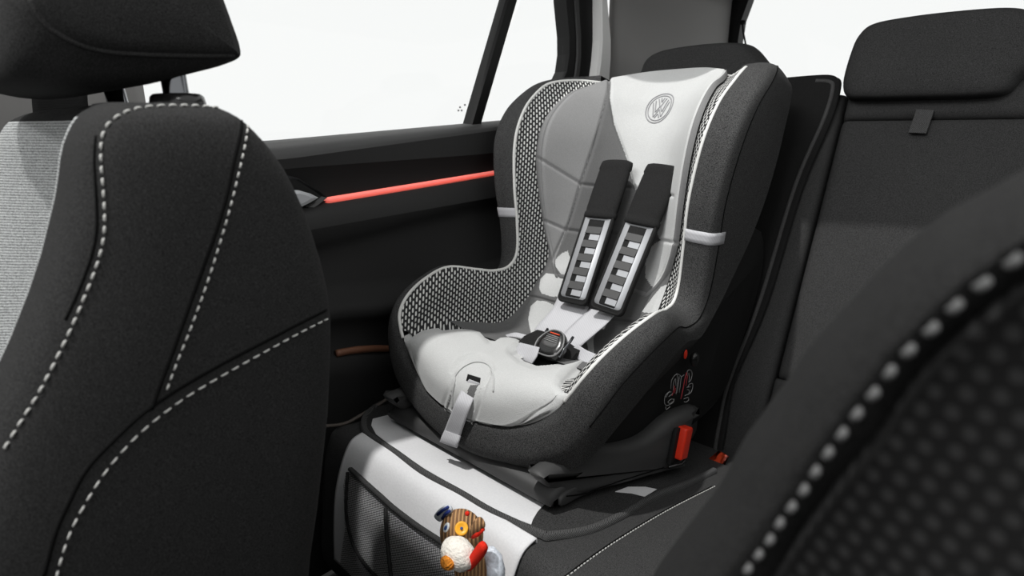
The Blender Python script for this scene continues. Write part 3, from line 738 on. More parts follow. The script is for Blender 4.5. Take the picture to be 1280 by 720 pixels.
def px_patch(tree, poly, off, name, m, parent, step=3.0, uv=True):
    """a sheet cut to an outline, laid on a surface"""
    bm = bmesh.new(); xs_ = [p[0] for p in poly]; ys = [p[1] for p in poly]
    vs = [bm.verts.new((x, y, 0)) for x, y in spl([(a, b) for a, b in poly], 3, True)]
    bm.faces.new(vs)
    for ax_, lo, hi in ((0, min(xs_), max(xs_)), (1, min(ys), max(ys))):
        s_ = lo + step
        while s_ < hi:
            co = (s_, 0, 0) if ax_ == 0 else (0, s_, 0); no = (1, 0, 0) if ax_ == 0 else (0, 1, 0)
            bmesh.ops.bisect_plane(bm, geom=bm.verts[:] + bm.edges[:] + bm.faces[:], plane_co=co, plane_no=no); s_ += step
    bmesh.ops.triangulate(bm, faces=bm.faces); bm.verts.index_update()
    V = []; ok = []
    for v in bm.verts:
        p, n = hit(tree, v.co.x, v.co.y, off); V.append(p if p is not None else Vector((0, 0, 0))); ok.append(p is not None)
    Fc = [tuple(v.index for v in f.verts) for f in bm.faces if all(ok[v.index] for v in f.verts)]
    par = list(range(len(V)))
    def rt_(i):
        while par[i] != i: par[i] = par[par[i]]; i = par[i]
        return i
    for f in Fc:
        for i in f[1:]: par[rt_(i)] = rt_(f[0])
    cnt = {}
    for f in Fc: cnt[rt_(f[0])] = cnt.get(rt_(f[0]), 0) + 1
    big = max(cnt, key=cnt.get); Fc = [f for f in Fc if rt_(f[0]) == big]; bm.free()
    used = sorted({i for f in Fc for i in f}); re_ = {i: k for k, i in enumerate(used)}; V = [V[i] for i in used]; Fc = [tuple(re_[i] for i in f) for f in Fc]
    return mk(name, V, Fc, m, parent, uvs=[(v.x, v.z) for v in V] if uv else None)
def plane_strip(tree, pts, wd, name, m, parent, th=.003, off=.001, n=6):
    """tape lying on a surface"""
    if tree is None: P = [cush(q[0], q[1], off) for q in spl(pts, n)]; NN = [CN] * len(P)
    else: P, NN = surf_line(tree, pts, off, n)
    V, Fc = [], []
    for i, p in enumerate(P):
        t = (P[min(i + 1, len(P) - 1)] - P[max(i - 1, 0)]).normalized(); s_ = t.cross(NN[i]).normalized()
        for a, h in ((-1, -1.6), (-.92, .5), (-.4, 1), (.4, 1), (.92, .5), (1, -1.6)): V.append(p + s_ * (a * wd / 2) + NN[i] * (h * th))
    k = 6
    for i in range(len(P) - 1):
        for j in range(k - 1): Fc.append((i*k+j, i*k+j+1, (i+1)*k+j+1, (i+1)*k+j))
    return mk(name, V, Fc, m, parent)
tm = bvh(sheet, cushion)
lab(plane_strip(None, [(495,496),(468,509),(456,522),(456,537),(464,545),(492,563),(530,590),(575,615),(612,637),(650,655),(680,667),(688,668),(735,661),(775,644),(817,620),(860,603),(893,587)], .0125, 'edge_binding', BIND, mat, .0035, .0055), 'woven black edge binding')
plane_strip(tf, [(667,680),(660,690),(651,704),(644,716),(641,724)], .013, 'edge_binding', BIND, mat, .004)
lab(plane_strip(tf, [(440,586),(460,604),(478,620),(496,636),(524,657),(550,674),(568,686)], .007, 'pocket_hem', MATB, mat, .003, .006), 'black pocket hem')
net = px_patch(tf, [(437,590),(470,615),(497,640),(524,660),(556,680),(575,700),(590,740),(440,740),(436,660)], .008, 'net_pocket', NET, mat, 4)
net.data.name = 'net_pocket'; lab(net, 'black mesh pocket')
plane_strip(tf, [(486,634),(487,660),(490,690),(494,730)], .006, 'pocket_divider', MATB, mat, .002, .008)
MB().add(tube(resample(surf_line(tf, [(437,590),(435,640),(444,680),(462,708),(485,732)], .004)[0], .004), .003, 6)).build('pocket_edge', MATB, mat)
# back panel of the mat
pb_ = [(975,101),(1010,98),(1034,97),(1044,100),(1049,108),(1038,148),(1001,236),(957,380),(917,475),(905,540),(896,592),(800,580),(760,400),(900,104)]
mb = MB().add(fill([back(x, y, .012) for x, y in pb_], 0, BN, .010)); bpn = mb.build('back_panel', DEEPB, mat, smooth=False)
tbp = bvh(bpn)
lab(plane_strip(tbp, [(1020,101),(1036,102),(1041,110),(1030,148),(994,232),(950,376),(911,478),(899,530),(891,580)], .008, 'edge_binding', BIND, mat, .003, .0005), 'woven black edge binding')
lab(MB().add(tube([back(x, y, .016) for x, y in spl([(975,101),(1010,98),(1034,97),(1044,100),(1048,108),(1037,148),(1000,236),(956,380),(916,475),(904,540),(895,590)], 5)], .006, 8)).build('edge_roll', DEEPB, mat), 'rolled black edge')
# orange anchor guide
g = MB(); a = [cush(893, 589, .006), cush(899, 592, .006)]
gp = [(891,577),(895,583),(892,592),(899,591),(906,582),(911,571),(905,566),(898,572)]
Pg = [at(x, y, Y=1.055) for x, y in gp]
g.add(loft([[p + Vector((-.012, 0, 0)) for p in Pg], Pg]))
clip = g.build('anchor_clip', ORNG); clip['label'] = 'small orange clip in the crease of the rear seat beside the mat'; clip['category'] = 'clip'
# ================================================================ TOY
def sc(px, Y, x=580, y=690): 
    p = at(x, y, Y=Y); return px * (MC @ p).z / F
toy = thing('plush_dog', 'patchwork plush dog with orange button eye and red scarf, peeking from the mat pocket', 'stuffed toy', at(585, 720, Y=.44))
def cord():
    m, nt, b = new_mat('brown_corduroy'); L = nt.links
    tc = N(nt, 'ShaderNodeTexCoord'); w = N(nt, 'ShaderNodeTexWave', bands_direction='X'); w.inputs['Scale'].default_value = 62; w.inputs['Distortion'].default_value = .25; w.inputs['Detail Scale'].default_value = 3
    mp = N(nt, 'ShaderNodeMapping'); mp.inputs['Rotation'].default_value = (0, 0, -AZ); L.new(tc.outputs['Object'], mp.inputs['Vector']); L.new(mp.outputs[0], w.inputs['Vector']); no = N(nt, 'ShaderNodeTexNoise'); no.inputs['Scale'].default_value = 500; L.new(tc.outputs['Object'], no.inputs['Vector'])
    r = N(nt, 'ShaderNodeMix', data_type='RGBA'); r.inputs[6].default_value = (.12, .055, .025, 1); r.inputs[7].default_value = (.55, .31, .14, 1)
    L.new(mth(nt, 'ADD', mth(nt, 'MULTIPLY', w.outputs['Fac'], .8), mth(nt, 'MULTIPLY', no.outputs['Fac'], .3)), r.inputs[0]); L.new(r.outputs[2], b.inputs['Base Color'])
    b.inputs['Roughness'].default_value = .95
    bp = N(nt, 'ShaderNodeBump'); bp.inputs['Distance'].default_value = .003; bp.inputs['Strength'].default_value = .8; L.new(w.outputs['Fac'], bp.inputs['Height']); L.new(bp.outputs[0], b.inputs['Normal'])
    return m
CORD = cord()
FLUFF = fabric('cream_fleece', (.80, .76, .69), vary=.08, scale=260, bump=.5, dist=.002)
ORF = fabric('orange_fleece', (.85, .30, .04), vary=.25, scale=300, bump=.9, dist=.003)
BTN = plastic('orange_button', (.90, .42, .02), rough=.4)
REDF = fabric('red_felt', (.72, .03, .015), vary=.15)
PALEB = fabric('pale_speckled_knit', (.62, .66, .72), vary=.2, scale=250)
BLUE = fabric('dark_blue_embroidery', (.03, .05, .22), vary=.2)
EYEW = plastic('eye_white', (.80, .84, .85), rough=.4); EYEB = plastic('eye_blue', (.02, .06, .22), rough=.3)
bodym = MB().add(sphere(at(592, 716, Y=.448), (sc(27, .44), .024, sc(38, .44)))).build('body', CORD, toy)
hd = MB().add(sphere(at(577, 668, Y=.425), (sc(29, .42), sc(26, .42), sc(30, .42)), 32, 20, f=lambda d: 1 + .06 * max(0, d.z))).build('head', CORD, toy)
sn = MB().add(sphere(at(573, 692, Y=.392), (sc(26, .39), sc(19, .39), sc(20, .39)), 28, 16, f=lambda d: 1 + .03 * math.sin(9 * d.x + 4 * d.z))).build('snout', FLUFF, toy); lab(sn, 'cream fleece snout')
sub(lab(MB().add(sphere(at(559, 704, Y=.372), (sc(11, .37), sc(8, .37), sc(9, .37)))).build('nose', ORF), 'orange fleece nose'), sn)
thd = bvh(hd)
def disc(px, py, r, th, name, m, par, ry=None, off=.0, hole=0):
    p, n = hit(thd, px, py, off); a = Vector((0, 0, 1)); a = (a - n * a.dot(n)).normalized(); b = n.cross(a); R = sc(r, .42); Ry = sc(ry or r, .42)
    lp = lambda k, h, c=0: [p + n * h + (b * math.cos(t) * R + a * math.sin(t) * Ry) * k for t in [2 * math.pi * i / 24 for i in range(24)]]
    o = MB().add(loft([lp(1, -.001), lp(1, th * .7), lp(.88, th), lp(.6, th * .55 if hole else th)])).build(name, m); return sub(o, par)
e1 = disc(577, 661, 8.2, .004, 'eye', BTN, hd, off=.001, hole=1); e1['label'] = 'orange button eye'
disc(577, 661, 1.8, .0055, 'pupil', EYEB, hd, off=.0005)
e2 = disc(558.5, 659.5, 4.2, .002, 'eye', EYEW, hd, ry=6); e2['label'] = 'white and blue embroidered eye'
disc(558.8, 660, 1.9, .0035, 'pupil', EYEB, hd, ry=3.2)
def flat(pts, Y, th, name, m, par, dY=None):
    P = [at(x, y, Y=Y + (dY[i] if dY else 0)) for i, (x, y) in enumerate(pts)]; P = [Vector(p) for p in spl([tuple(p) for p in P], 3, True)]
    c = sum(P, Vector()) / len(P)
    return put(MB().add(loft([[c.lerp(p, .9) + Vector((0, -th, 0)) for p in P], [p + Vector((0, -th / 2, 0)) for p in P], [p for p in P], [c.lerp(p, .9) + Vector((0, th / 2, 0)) for p in P]])).build(name, m), par)
ear1 = flat([(545,644),(550,636),(558,631),(564,634),(565,641),(556,647),(552,651)], .42, .005, 'ear', PALEB, toy); ear1['label'] = 'pale ear with dark blue stripes'
sub(MB().add(tube([at(547, 643, Y=.414), at(553, 638, Y=.413), at(560, 634, Y=.413)], .0022, 6)).add(tube([at(553, 648, Y=.414), at(557, 642, Y=.413), at(562, 639, Y=.413)], .0022, 6)).build('ear_stripe', BLUE), ear1)
ear2 = flat([(590,668),(593,656),(598,646),(604,652),(605,660),(598,667),(592,671)], .402, .006, 'ear', CORD, toy); ear2['label'] = 'folded corduroy ear with red lining'
sub(MB().add(tube([at(591, 671, Y=.398), at(597, 668, Y=.397), at(604, 661, Y=.400)], .0028, 6)).build('ear_lining', REDF), ear2)
sub(MB().add(sphere(at(584, 642, Y=.410), (.003, .003, .003))).build('bobble', REDF), hd)
sf = flat([(603,676),(609,684),(606,694),(598,704),(590,712),(584,710),(588,697),(597,682)], .396, .006, 'scarf', REDF, toy); sf['label'] = 'red scarf'
lab(MB().add(tube([at(611, 688, Y=.425), at(617, 698, Y=.422), at(620, 712, Y=.42), at(620, 735, Y=.42)], [.008, .011, .0115, .011], 12)).build('arm', PALEB, toy), 'pale speckled arm')
MB().add(tube([at(618, 690, Y=.428), at(625, 702, Y=.426), at(627, 722, Y=.425)], .0016, 6)).build('arm_edging', REDF, toy)
# ================================================================ FRONT PASSENGER SEAT
fp = thing('front_passenger_seat', 'front passenger seat on the left with white contrast stitching', 'car seat', (XC, .15, -.9))
def kf(tab, z):
    tab = sorted(tab)
    if z <= tab[0][0]: return tab[0][1:]
    for i in range(len(tab) - 1):
        if tab[i][0] <= z <= tab[i + 1][0]:
            t = (z - tab[i][0]) / (tab[i + 1][0] - tab[i][0]); q = [tab[max(i - 1, 0)][1:], tab[i][1:], tab[i + 1][1:], tab[min(i + 2, len(tab) - 1)][1:]]
            return cr(*q, t)
    return tab[-1][1:]
# z: front Y, back Y, half width
PS = [(-.80,-.10,.15,.245),(-.60,-.085,.178,.248),(-.41,-.06,.212,.25),(-.286,-.040,.240,.25),(-.236,-.012,.250,.248),(-.194,.010,.256,.247),(-.158,.030,.259,.246),(-.132,.045,.257,.245),(-.095,.062,.251,.243),(-.058,.076,.241,.241),(-.034,.084,.232,.239),(-.012,.090,.220,.236),(.004,.098,.208,.231),(.013,.106,.199,.224),(.020,.118,.190,.208)]
def psec(z, n=6):
    yf, yb, w = kf(PS, z); d = yb - yf
    H = [(.0, yf + .30 * d), (.28, yf + .26 * d), (.45, yf + .12 * d), (.62, yf + .0 * d), (.80, yf - .02 * d), (.93, yf + .04 * d), (.985, yf + .22 * d), (1.0, yf + .5 * d), (.99, yf + .78 * d), (.955, yf + .93 * d), (.85, yb), (.5, yb + .012), (.0, yb + .015)]
    L = [(XC + a * w, y) for a, y in H] + [(XC - a * w, y) for a, y in H[::-1][1:-1]]
    return [Vector((a, b, z)) for a, b in spl(L, n, True)]
zs = [-.80, -.7, -.6, -.5, -.4, -.35, -.3, -.26, -.23, -.2, -.17, -.14, -.11, -.085, -.06, -.045, -.03, -.018, -.008, 0, .006, .011, .015, .018, .019]
loops = [psec(z) for z in zs]
c = sum(loops[-1], Vector()) / len(loops[-1]); loops.append([c.lerp(p, .8) + Vector((0, 0, .003)) for p in loops[-1]]); loops.append([c.lerp(p, .4) + Vector((0, 0, .005)) for p in loops[-1]])
V, Fc = loft(loops); 
fm = []
for f in Fc:
    cc = sum((V[i] for i in f), Vector()) / len(f); yf, yb, w = kf(PS, cc.z); a = (cc.x - XC) / w
    fm.append(1 if (cc.y < yf + .34 * (yb - yf) and -.98 < a < .70) and cc.z < .012 else 0)
pbk = mk('backrest', V, Fc, [BLKF, RIBBED], fp, fm=fm)
tp = bvh(pbk)
S1 = [(300,142),(285,137),(240,133),(190,134),(160,140),(140,152),(129,170),(127,200),(130,240),(131,285),(125,320),(110,362),(92,405),(73,445),(50,490),(25,530),(0,572)]
S2 = [(310,150),(306,180),(297,220),(287,260),(274,305),(258,355),(238,410),(220,455),(208,488)]
S3 = [(418,394),(380,413),(330,440),(280,468),(230,498),(190,528),(160,556),(130,592),(105,632),(88,665),(76,700),(70,724)]
stitches(tp, S1, 'stitching', pbk, .0050, .0034, .0009); stitches(tp, S2, 'stitching', pbk, .0046, .0030, .00085); stitches(tp, S3, 'stitching', pbk, .0058, .0036, .00085)
seam(tp, [(302,143),(301,165),(292,205),(284,243),(270,290),(252,340),(232,395),(214,445),(200,482),(190,512)], 'panel_seam', pbk, .0013)
seam(tp, [(419,382),(375,404),(325,430),(272,458),(222,487),(180,516),(148,545),(110,585),(88,625),(70,665),(55,720)], 'panel_seam', pbk, .0013)
seam(tp, [(120,170),(118,200),(120,240),(121,285),(115,318),(100,360),(82,400)], 'panel_seam', pbk, .0010)
# dark bolster edging on the front face
# headrest
HX0, HX1 = -.845, -.556
hp = [(48,-90),(36,-45),(36,0),(56,28),(84,48),(118,60),(160,65),(230,67),(294,68),(297,62),(284,20),(270,-20),(256,-75),(238,-125),(190,-150),(110,-140)]
side = [at(x, y, X=HX1) for x, y in hp]
loops = []
bot = [(30,-100),(5,-50),(-5,0),(4,84),(40,98),(100,110),(170,108),(230,94),(282,80),(299,66),(284,20),(270,-20),(258,-80),(240,-133),(190,-160),(105,-152)]
ctr_out = [at(x, y, X=HX1 - .03) for x, y in bot]
def hs(f, g=0): return f
SP = [tuple(p) for p in side]; CO = [tuple(p) for p in ctr_out]
SPs = [Vector(p) for p in spl(SP, 4, True)]; COs = [Vector(p) for p in spl(CO, 4, True)]
cs_ = sum(SPs, Vector()) / len(SPs)
def setx(P, x): return [Vector((x, p.y, p.z)) for p in P]
loops = [setx([cs_.lerp(p, .3) for p in SPs], HX1 + .008), setx([cs_.lerp(p, .8) for p in SPs], HX1 + .006), setx([cs_.lerp(p, .95) for p in SPs], HX1 + .002), setx(SPs, HX1 - .003)]
loops += [setx([a.lerp(b, .55) for a, b in zip(SPs, COs)], HX1 - .012), setx(COs, HX1 - .03), setx(COs, -.70), setx(COs, HX0 + .03), setx(SPs, HX0), setx([cs_.lerp(p, .5) for p in SPs], HX0 - .005)]
phr = MB().add(loft(loops)).build('headrest', BLKF, fp)
thr = bvh(phr)
MBp = MB().add(tube(resample(surf_line(thr, [(36,-5),(56,28),(84,48),(118,61),(160,66.5),(230,69),(292,69)], .0)[0], .004), .0022, 8)); sub(MBp.build('piping', BLK), phr)
for (ax_, ay), (bx, by), Yp, r in (((212,70),(222,127),.19,.0105), ((138,95),(150,138),.19,.0105)):
    A = at(ax_, ay, Y=Yp); B = at(bx, by, Y=Yp); sub(lab(MB().add(tube([A + (A - B).normalized() * .03, A, B, B - (A - B).normalized() * .03], r, 16)).build('post', CHROME), 'chrome headrest post'), phr)
for px, py, rx in ((222,127,.034),(146,141,.034)):
    c = at(px, py, Y=.19); c.z += .001
    el = lambda k, h: [c + Vector((math.cos(t) * rx * k, math.sin(t) * .020 * k, h)) for t in [2 * math.pi * i / 28 for i in range(28)]]
    MB().add(loft([el(1.05, -.02), el(1.05, -.002), el(1, .003), el(.9, .005), el(.5, .005)])).build('headrest_guide', BLKP, fp)
# ================================================================ DRIVER SEAT
ds = thing('front_driver_seat', 'front driver seat at the lower right with white dotted stitching', 'car seat', (.15, .22, -.9))
SIL = [(1330,190),(1280,214),(1236,239),(1205,255),(1173,274),(1137,304),(1102,337),(1052,391),(1018,428),(981,480),(931,549),(900,606),(850,672),(815,722),(790,790),(770,860)]
STL = [(1330,290),(1272,317),(1243,340),(1215,360),(1189,383),(1165,406),(1139,431),(1118,453),(1100,478),(1084,497),(1065,522),(1048,545),(1030,570),(1013,596),(996,621),(979,644),(963,670),(946,693),(931,713),(900,760),(870,820)]
GRL = [(1340,310),(1280,348),(1240,378),(1200,410),(1160,450),(1128,492),(1100,536),(1065,576),(1032,619),(1000,664),(974,707),(945,755),(915,820)]
def eq(P, n): return [tuple(v)[:2] for v in resample([(a, b, 0) for a, b in spl(P, 4)], 1)]
def samp(P, t):
    Q = eq(P, 0); return Q[min(int(t * (len(Q) - 1)), len(Q) - 1)]
SILq, STLq, GRLq = eq(SIL, 0), eq(STL, 0), eq(GRL, 0)
def sq(Q, t): k = t * (len(Q) - 1); i = min(int(k), len(Q) - 2); f = k - i; return (Q[i][0] * (1 - f) + Q[i + 1][0] * f, Q[i][1] * (1 - f) + Q[i + 1][1] * f)
def dsec(t):
    a = at(*sq(SILq, t), Y=.235); s_ = at(*sq(STLq, t), Y=.178); g_ = at(*sq(GRLq, t), Y=.186)
    bk = a + (a - s_).normalized() * -.012; bk.y = .30; bk2 = a.lerp(s_, .35); bk2.y = .335
    m1 = a.lerp(s_, .38); m1.y = .196; m2 = a.lerp(s_, .78); m2.y = .178; e = a + (a - s_).normalized() * -.001; e.y = .250
    d = (g_ - s_).normalized(); g1 = g_ + d * .006; g1.y = .178; g2 = g1 + Vector((.25, 0, -.10)); g2.y = .17
    ctr = Vector((.32, .16, -.62))
    return [bk2, bk, e, a, m1, m2, s_, g_, g1, g2]
secs = []
for i in range(61):
    q = dsec(i / 60); secs.append(spl([tuple(p) for p in q[:8]], 6))
V = [Vector(p) for s_ in secs for p in s_]; nn_ = len(secs[0])
Fc = [(i*nn_+k, i*nn_+k+1, (i+1)*nn_+k+1, (i+1)*nn_+k) for i in range(60) for k in range(nn_ - 1)]
dbk = mk('side_bolster', V, Fc, BLKD, ds)
rows_ = []
for i in range(61):
    q = dsec(i / 60); b2 = Vector(q[0]); g1 = Vector(q[8]); e = g1 + Vector((.26, 0, -.12)); e.y = .166
    row_ = [b2, b2 + Vector((.10, .022, -.02)), Vector((.36, .362, e.z)), Vector((.44, .33, e.z)), Vector((.455, .25, e.z)), Vector((.42, .18, e.z)), e]
    rows_.append(spl([tuple(p) for p in row_], 4))
nn_ = len(rows_[0]); V = [Vector(p) for r in rows_ for p in r]
Fc = [(i*nn_+k, i*nn_+k+1, (i+1)*nn_+k+1, (i+1)*nn_+k) for i in range(60) for k in range(nn_ - 1)]
for i in (0, 60): Fc.append(tuple(i * nn_ + k for k in range(nn_)))
mk('backrest_shell', V, Fc, BLKF, ds)
# centre panel with dashed weave
DPAT = dashes('dark_dashed_weave', .008, .024, .0052, .0068, .36, .24)
secs = []
for i in range(61):
    q = dsec(i / 60); g_ = Vector(q[7]); g1 = Vector(q[8]); row = [g_, g_.lerp(g1, .5) + Vector((0, -.006, 0)), g1]
    for k in range(1, 11): 
        p = g1 + Vector((.026 * k, 0, -.012 * k)); p.y = .178 - .012 * math.sin(min(1, k / 5) * math.pi / 2); row.append(p)
    secs.append(row)
V = [p for s_ in secs for p in s_]; nn_ = len(secs[0])
rt = lambda v: (v.x * math.cos(.25) + v.z * math.sin(.25), -v.x * math.sin(.25) + v.z * math.cos(.25))
mk('centre_panel', V, [(i*nn_+k, i*nn_+k+1, (i+1)*nn_+k+1, (i+1)*nn_+k) for i in range(60) for k in range(nn_ - 1)], DPAT, ds, uvs=[(rt(v)[1], rt(v)[0]) for v in V])
td = bvh(dbk)
o = stitches(td, STL[1:19], 'stitching', dbk, .0036, .0046, .0013, .0006, plastic('shaded_white_thread', .14, rough=.8, spec=.1), n=6)  # white thread greyed: the shade on it is put into its colour
# ================================================================ SEAT BELT, CORD
w0 = [((39,100),(109,100)),((40,130),(110,130)),((44,165),(116,160)),((50,200),(122,195))]
V = []; 
mb = MB(); A = [at(*a, X=-.955) for a, b in w0]; B = [at(*b, X=-.955) for a, b in w0]
belt = ribbon([(a + b) / 2 for a, b in zip(A, B)], [b - a for a, b in zip(A, B)], 'seat_belt', fabric('black_belt_webbing', .02, vary=.3, rib=('Z', 160, .1, 1), bump=.5), None, .0015)
tag(belt, 'black seat belt webbing hanging in front of the grey pillar behind the headrest', 'seat belt')
cd_ = MB().add(tube([at(928, 27, Y=2.16), at(929, 40, Y=2.16), at(932, 55, Y=2.15), at(931, 90, Y=2.10)], .003, 6)).add(sphere(at(928, 28, Y=2.16), (.012, .012, .008))).build('parcel_shelf_cord', DEEPB)
tag(cd_, 'short black cord hanging at the left edge of the rear window', 'cord')
# ================================================================ CAR BODY: DOOR, WINDOWS, PILLARS
door = thing('door_1', None, None, (-1.066, .7, -.5), 'structure')
def row(a, b, X, smax=None):
    p, q = at(*a, X=X), at(*b, X=X); m = (q.z - p.z) / (q.y - p.y)
    def f(y):
        if y < p.y: return p.z + .05 * (y - p.y)
        if y > q.y: return q.z + .06 * (y - q.y)
        return p.z + m * (y - p.y)
    return X, f
rows = [row((345,175),(630,150),-1.082), row((345,178),(630,151.5),-1.061), row((360,193),(625,158),-1.029), row((365,198),(620,163),-1.026), row((370,210),(600,193),-1.032), row((380,226),(600,206),-1.049), row((408,246),(622,211.5),-1.049)]
rows2 = [row((408,252),(622,217),-1.047), row((400,258),(622,224),-1.037), row((394,272),(622,241),-1.024), row((396,286),(622,246),-1.022), row((405,304),(620,247.5),-1.029), row((405,309),(620,252),-1.049), row((406,318),(620,262),-1.047), row((420,352),(560,340),-1.043), row((420,374),(490,371),-1.029), row((420,379),(490,376),-1.005), row((424,397),(490,394),-1.001), row((424,402),(490,399),-1.029), row((425,436),(490,433),-1.029), row((425,447),(490,443),-1.008), row((425,470),(490,468),-1.016)]
Ys = [-.5 + i * .03 for i in range(67)]
def rowmesh(rs, name, m, parent, extra=None):
    V = [Vector((X, y, f(y))) for X, f in rs for y in Ys]
    if extra: V += [Vector((e[0], y, e[1])) for e in extra for y in Ys]
    n = len(Ys); k = len(rs) + (len(extra) if extra else 0)
    return mk(name, V, [(j*n+i, j*n+i+1, (j+1)*n+i+1, (j+1)*n+i) for j in range(k - 1) for i in range(n - 1)], m, parent)
lab(rowmesh(rows[:4], 'door_sill_trim', DOORT, door), 'grained window sill trim')
rowmesh(rows[3:5], 'door_crease_trim', plastic('door_crease_plastic', .030, rough=.65, bump=.4, spec=.2), door)
rowmesh(rows[4:], 'door_upper_panel', DOORP, door)
rowmesh(rows2[:4], 'door_lit_trim', plastic('door_mid_plastic', .019, rough=.6, bump=.3, spec=.3), door)
rowmesh(rows2[3:], 'door_lower_panel', DOORD, door, [(-1.028, -.60), (-1.028, -.94)])
# backing behind the light slot
rowmesh([rows[-1], row((408,249),(622,214.5),-1.058), rows2[0]], 'light_slot', DOORD, door)
A0 = at(406, 250, X=-1.045)
ls = []
for i in range(40):
    t = i / 39; p = at(404 + (640 - 404) * t, 250.2 - (250.2 - 211.3) * t, X=-1.046); ls.append(p)
lab(MB().add(tube(ls, [.0005] + [.0046 - .0012 * i / 38 for i in range(39)], 8)).build('light_strip', GLOW, door), 'glowing red ambient light strip')
lab(MB().add(tube([p + Vector((.0002, .0, -.0062)) for p in ls], [.0004] + [.0048 - .0018 * i / 38 for i in range(39)], 8)).build('painted_red_glow', emis('dim_red_glow_paint', (1.0, .15, .11), .22), door), 'dim red glow painted below the light strip')  # strip's red glow on the panel, put in as a dim emitting tube
# door handle pocket and chrome lever
hb = [(372,222),(388,232),(400,240),(409,247),(398,256),(388,262),(370,250),(340,240),(340,215)]
Ph = [at(x, y, X=-1.037) for x, y in hb]
MB().add(loft([[p + Vector((-.01, 0, 0)) for p in Ph], Ph, [sum(Ph, Vector()) / len(Ph) + (p - sum(Ph, Vector()) / len(Ph)) * .8 + Vector((-.004, 0, 0)) for p in Ph]])).build('handle_pocket', BLKP, door, smooth=False)
hc = [(350,238),(374,238),(388,242),(398,247),(388,253),(378,258),(350,262)]
Ph = [at(x, y, X=-1.028) for x, y in hc]; c = sum(Ph, Vector()) / len(Ph)
lab(MB().add(loft([[p + Vector((-.008, 0, 0)) for p in Ph], Ph, [c.lerp(p, .6) + Vector((.003, 0, 0)) for p in Ph]])).build('inner_handle', SILVER, door, smooth=False), 'silver inner door handle')
# lower pocket edge
lab(MB().add(tube([at(x, y, X=-0.998) for x, y in spl([(405,533),(430,530),(450,520),(475,505),(500,488),(530,472)], 4)], .004, 6)).build('pocket_edge', plastic('brown_grey_trim', (.10, .085, .075), rough=.5), door), 'grey door pocket edge')
lab(MB().add(tube([at(x, y, X=-1.014) for x, y in spl([(420,442),(440,438),(465,436),(490,436)], 4)], .008, 8)).build('painted_reflection', plastic('orange_reflection_tone', (.16, .07, .04), rough=.4), door), 'copper brown reflection painted under the armrest')  # orange reflection on the door, painted as a coloured tube
# windows
def quad(P, name, m, kind='structure', th=.004, ax_=Vector((-1, 0, 0)), parent=None):
    o = MB().add(loft([[p for p in P], [p + ax_ * th for p in P]])).build(name, m, parent, smooth=False)
    if parent is None: o['kind'] = kind
    return o
G = lambda x, y: at(x, y, X=-1.078)
p0, p1 = at(178, 190, X=-1.078), at(592, 153, X=-1.078); p2 = at(642, -20, X=-1.078)
ztop = .46
quad([Vector((-1.078, .27, p0.z - .05)), Vector((-1.078, p1.y, p1.z)), Vector((-1.078, p1.y + (ztop - p1.z) * .54, ztop)), Vector((-1.078, .27, ztop))], 'window_1', GLASS, th=.003)
quad([Vector((-1.078, p1.y + .01, p1.z)), Vector((-1.078, 1.34, p1.z + .02)), Vector((-1.078, 1.36, ztop)), Vector((-1.078, p1.y + .01 + (ztop - p1.z) * .54, ztop))], 'window_2', GLASS, th=.003)
# etched mark on the glass
mk_ = MB()
for x, y in ((575,134),(577,138),(573,138),(581,131)): mk_.add(sphere(at(x, y, X=-1.074), (.0006, .0035, .0025), 10, 6))
o = mk_.build('glass_mark', plastic('pale_etching', .45), None); o['kind'] = 'structure'; o.name = 'trim_9'
def bar(L, Rr, X, th, name, m, parent=None):
    """pillar between two edge polylines, given depth in X"""
    A = [at(x, y, X=X) for x, y in L]; B = [at(x, y, X=X) for x, y in Rr]; loops = []
    for a, b in zip(A, B): 
        s_ = (b - a) * .12; loops.append([a + Vector((-th, 0, 0)), a + Vector((-.006, 0, 0)), a + s_, b - s_, b + Vector((-.006, 0, 0)), b + Vector((-th, 0, 0))])
    o = MB().add(loft(loops)).build(name, m, parent, smooth=False); 
    if parent is None: o['kind'] = 'structure'
    return o
bar([(652,-60),(634,0),(590,151),(586,165)], [(668,-60),(648,0),(604,151),(601,165)], -1.058, .03, 'trim_1', RUB)
bar([(709,-60),(710,0),(714,45),(714,67),(711,89),(705,102),(700,112)], [(752,-60),(752,0),(752,45),(752,67),(751,89),(750,102),(749,140)], -1.05, .05, 'trim_2', RUB)
bar([(718,-60),(719,0),(722,45),(722,70),(720,90),(716,108)], [(723,-60),(724,0),(727,45),(727,70),(725,92),(721,110)], -1.045, .01, 'trim_3', DOORT)
bar([(751,-60),(752,0),(752,50),(750,75),(746,104),(744,120)], [(759,-60),(760,0),(765,50),(765,75),(763,104),(762,125)], -.998, .03, 'trim_4', PILW)
# C pillar panel
cp0 = at(760, 50, X=-1.045).y
def cpan(u, v):
    y = cp0 + (2.28 - cp0) * u; z = -.75 + 1.23 * v; return Vector((-1.045 + .048 * u * u, y, z))
o = MB().add(grid(cpan, 20, 20)).build('wall_left', PILL); o['kind'] = 'structure'
o.modifiers.new('s', 'SOLIDIFY').thickness = .02
# B pillar
def bp2(u, v):
    y = -.10 + .387 * u; z = -.35 + .83 * v; return Vector((-1.082 + .035 * min(1, math.sin(u * math.pi) * 2.5), y, z))
o = MB().add(grid(bp2, 24, 10)).build('trim_5', PILL); o['kind'] = 'structure'
o.modifiers.new('s', 'SOLIDIFY').thickness = .015
sm = MB().add(tube([at(x, y, X=-1.043) for x, y in ((-30,137),(0,138),(20,138),(38,138))], .0015, 6)).build('trim_6', PILW); sm['kind'] = 'structure'
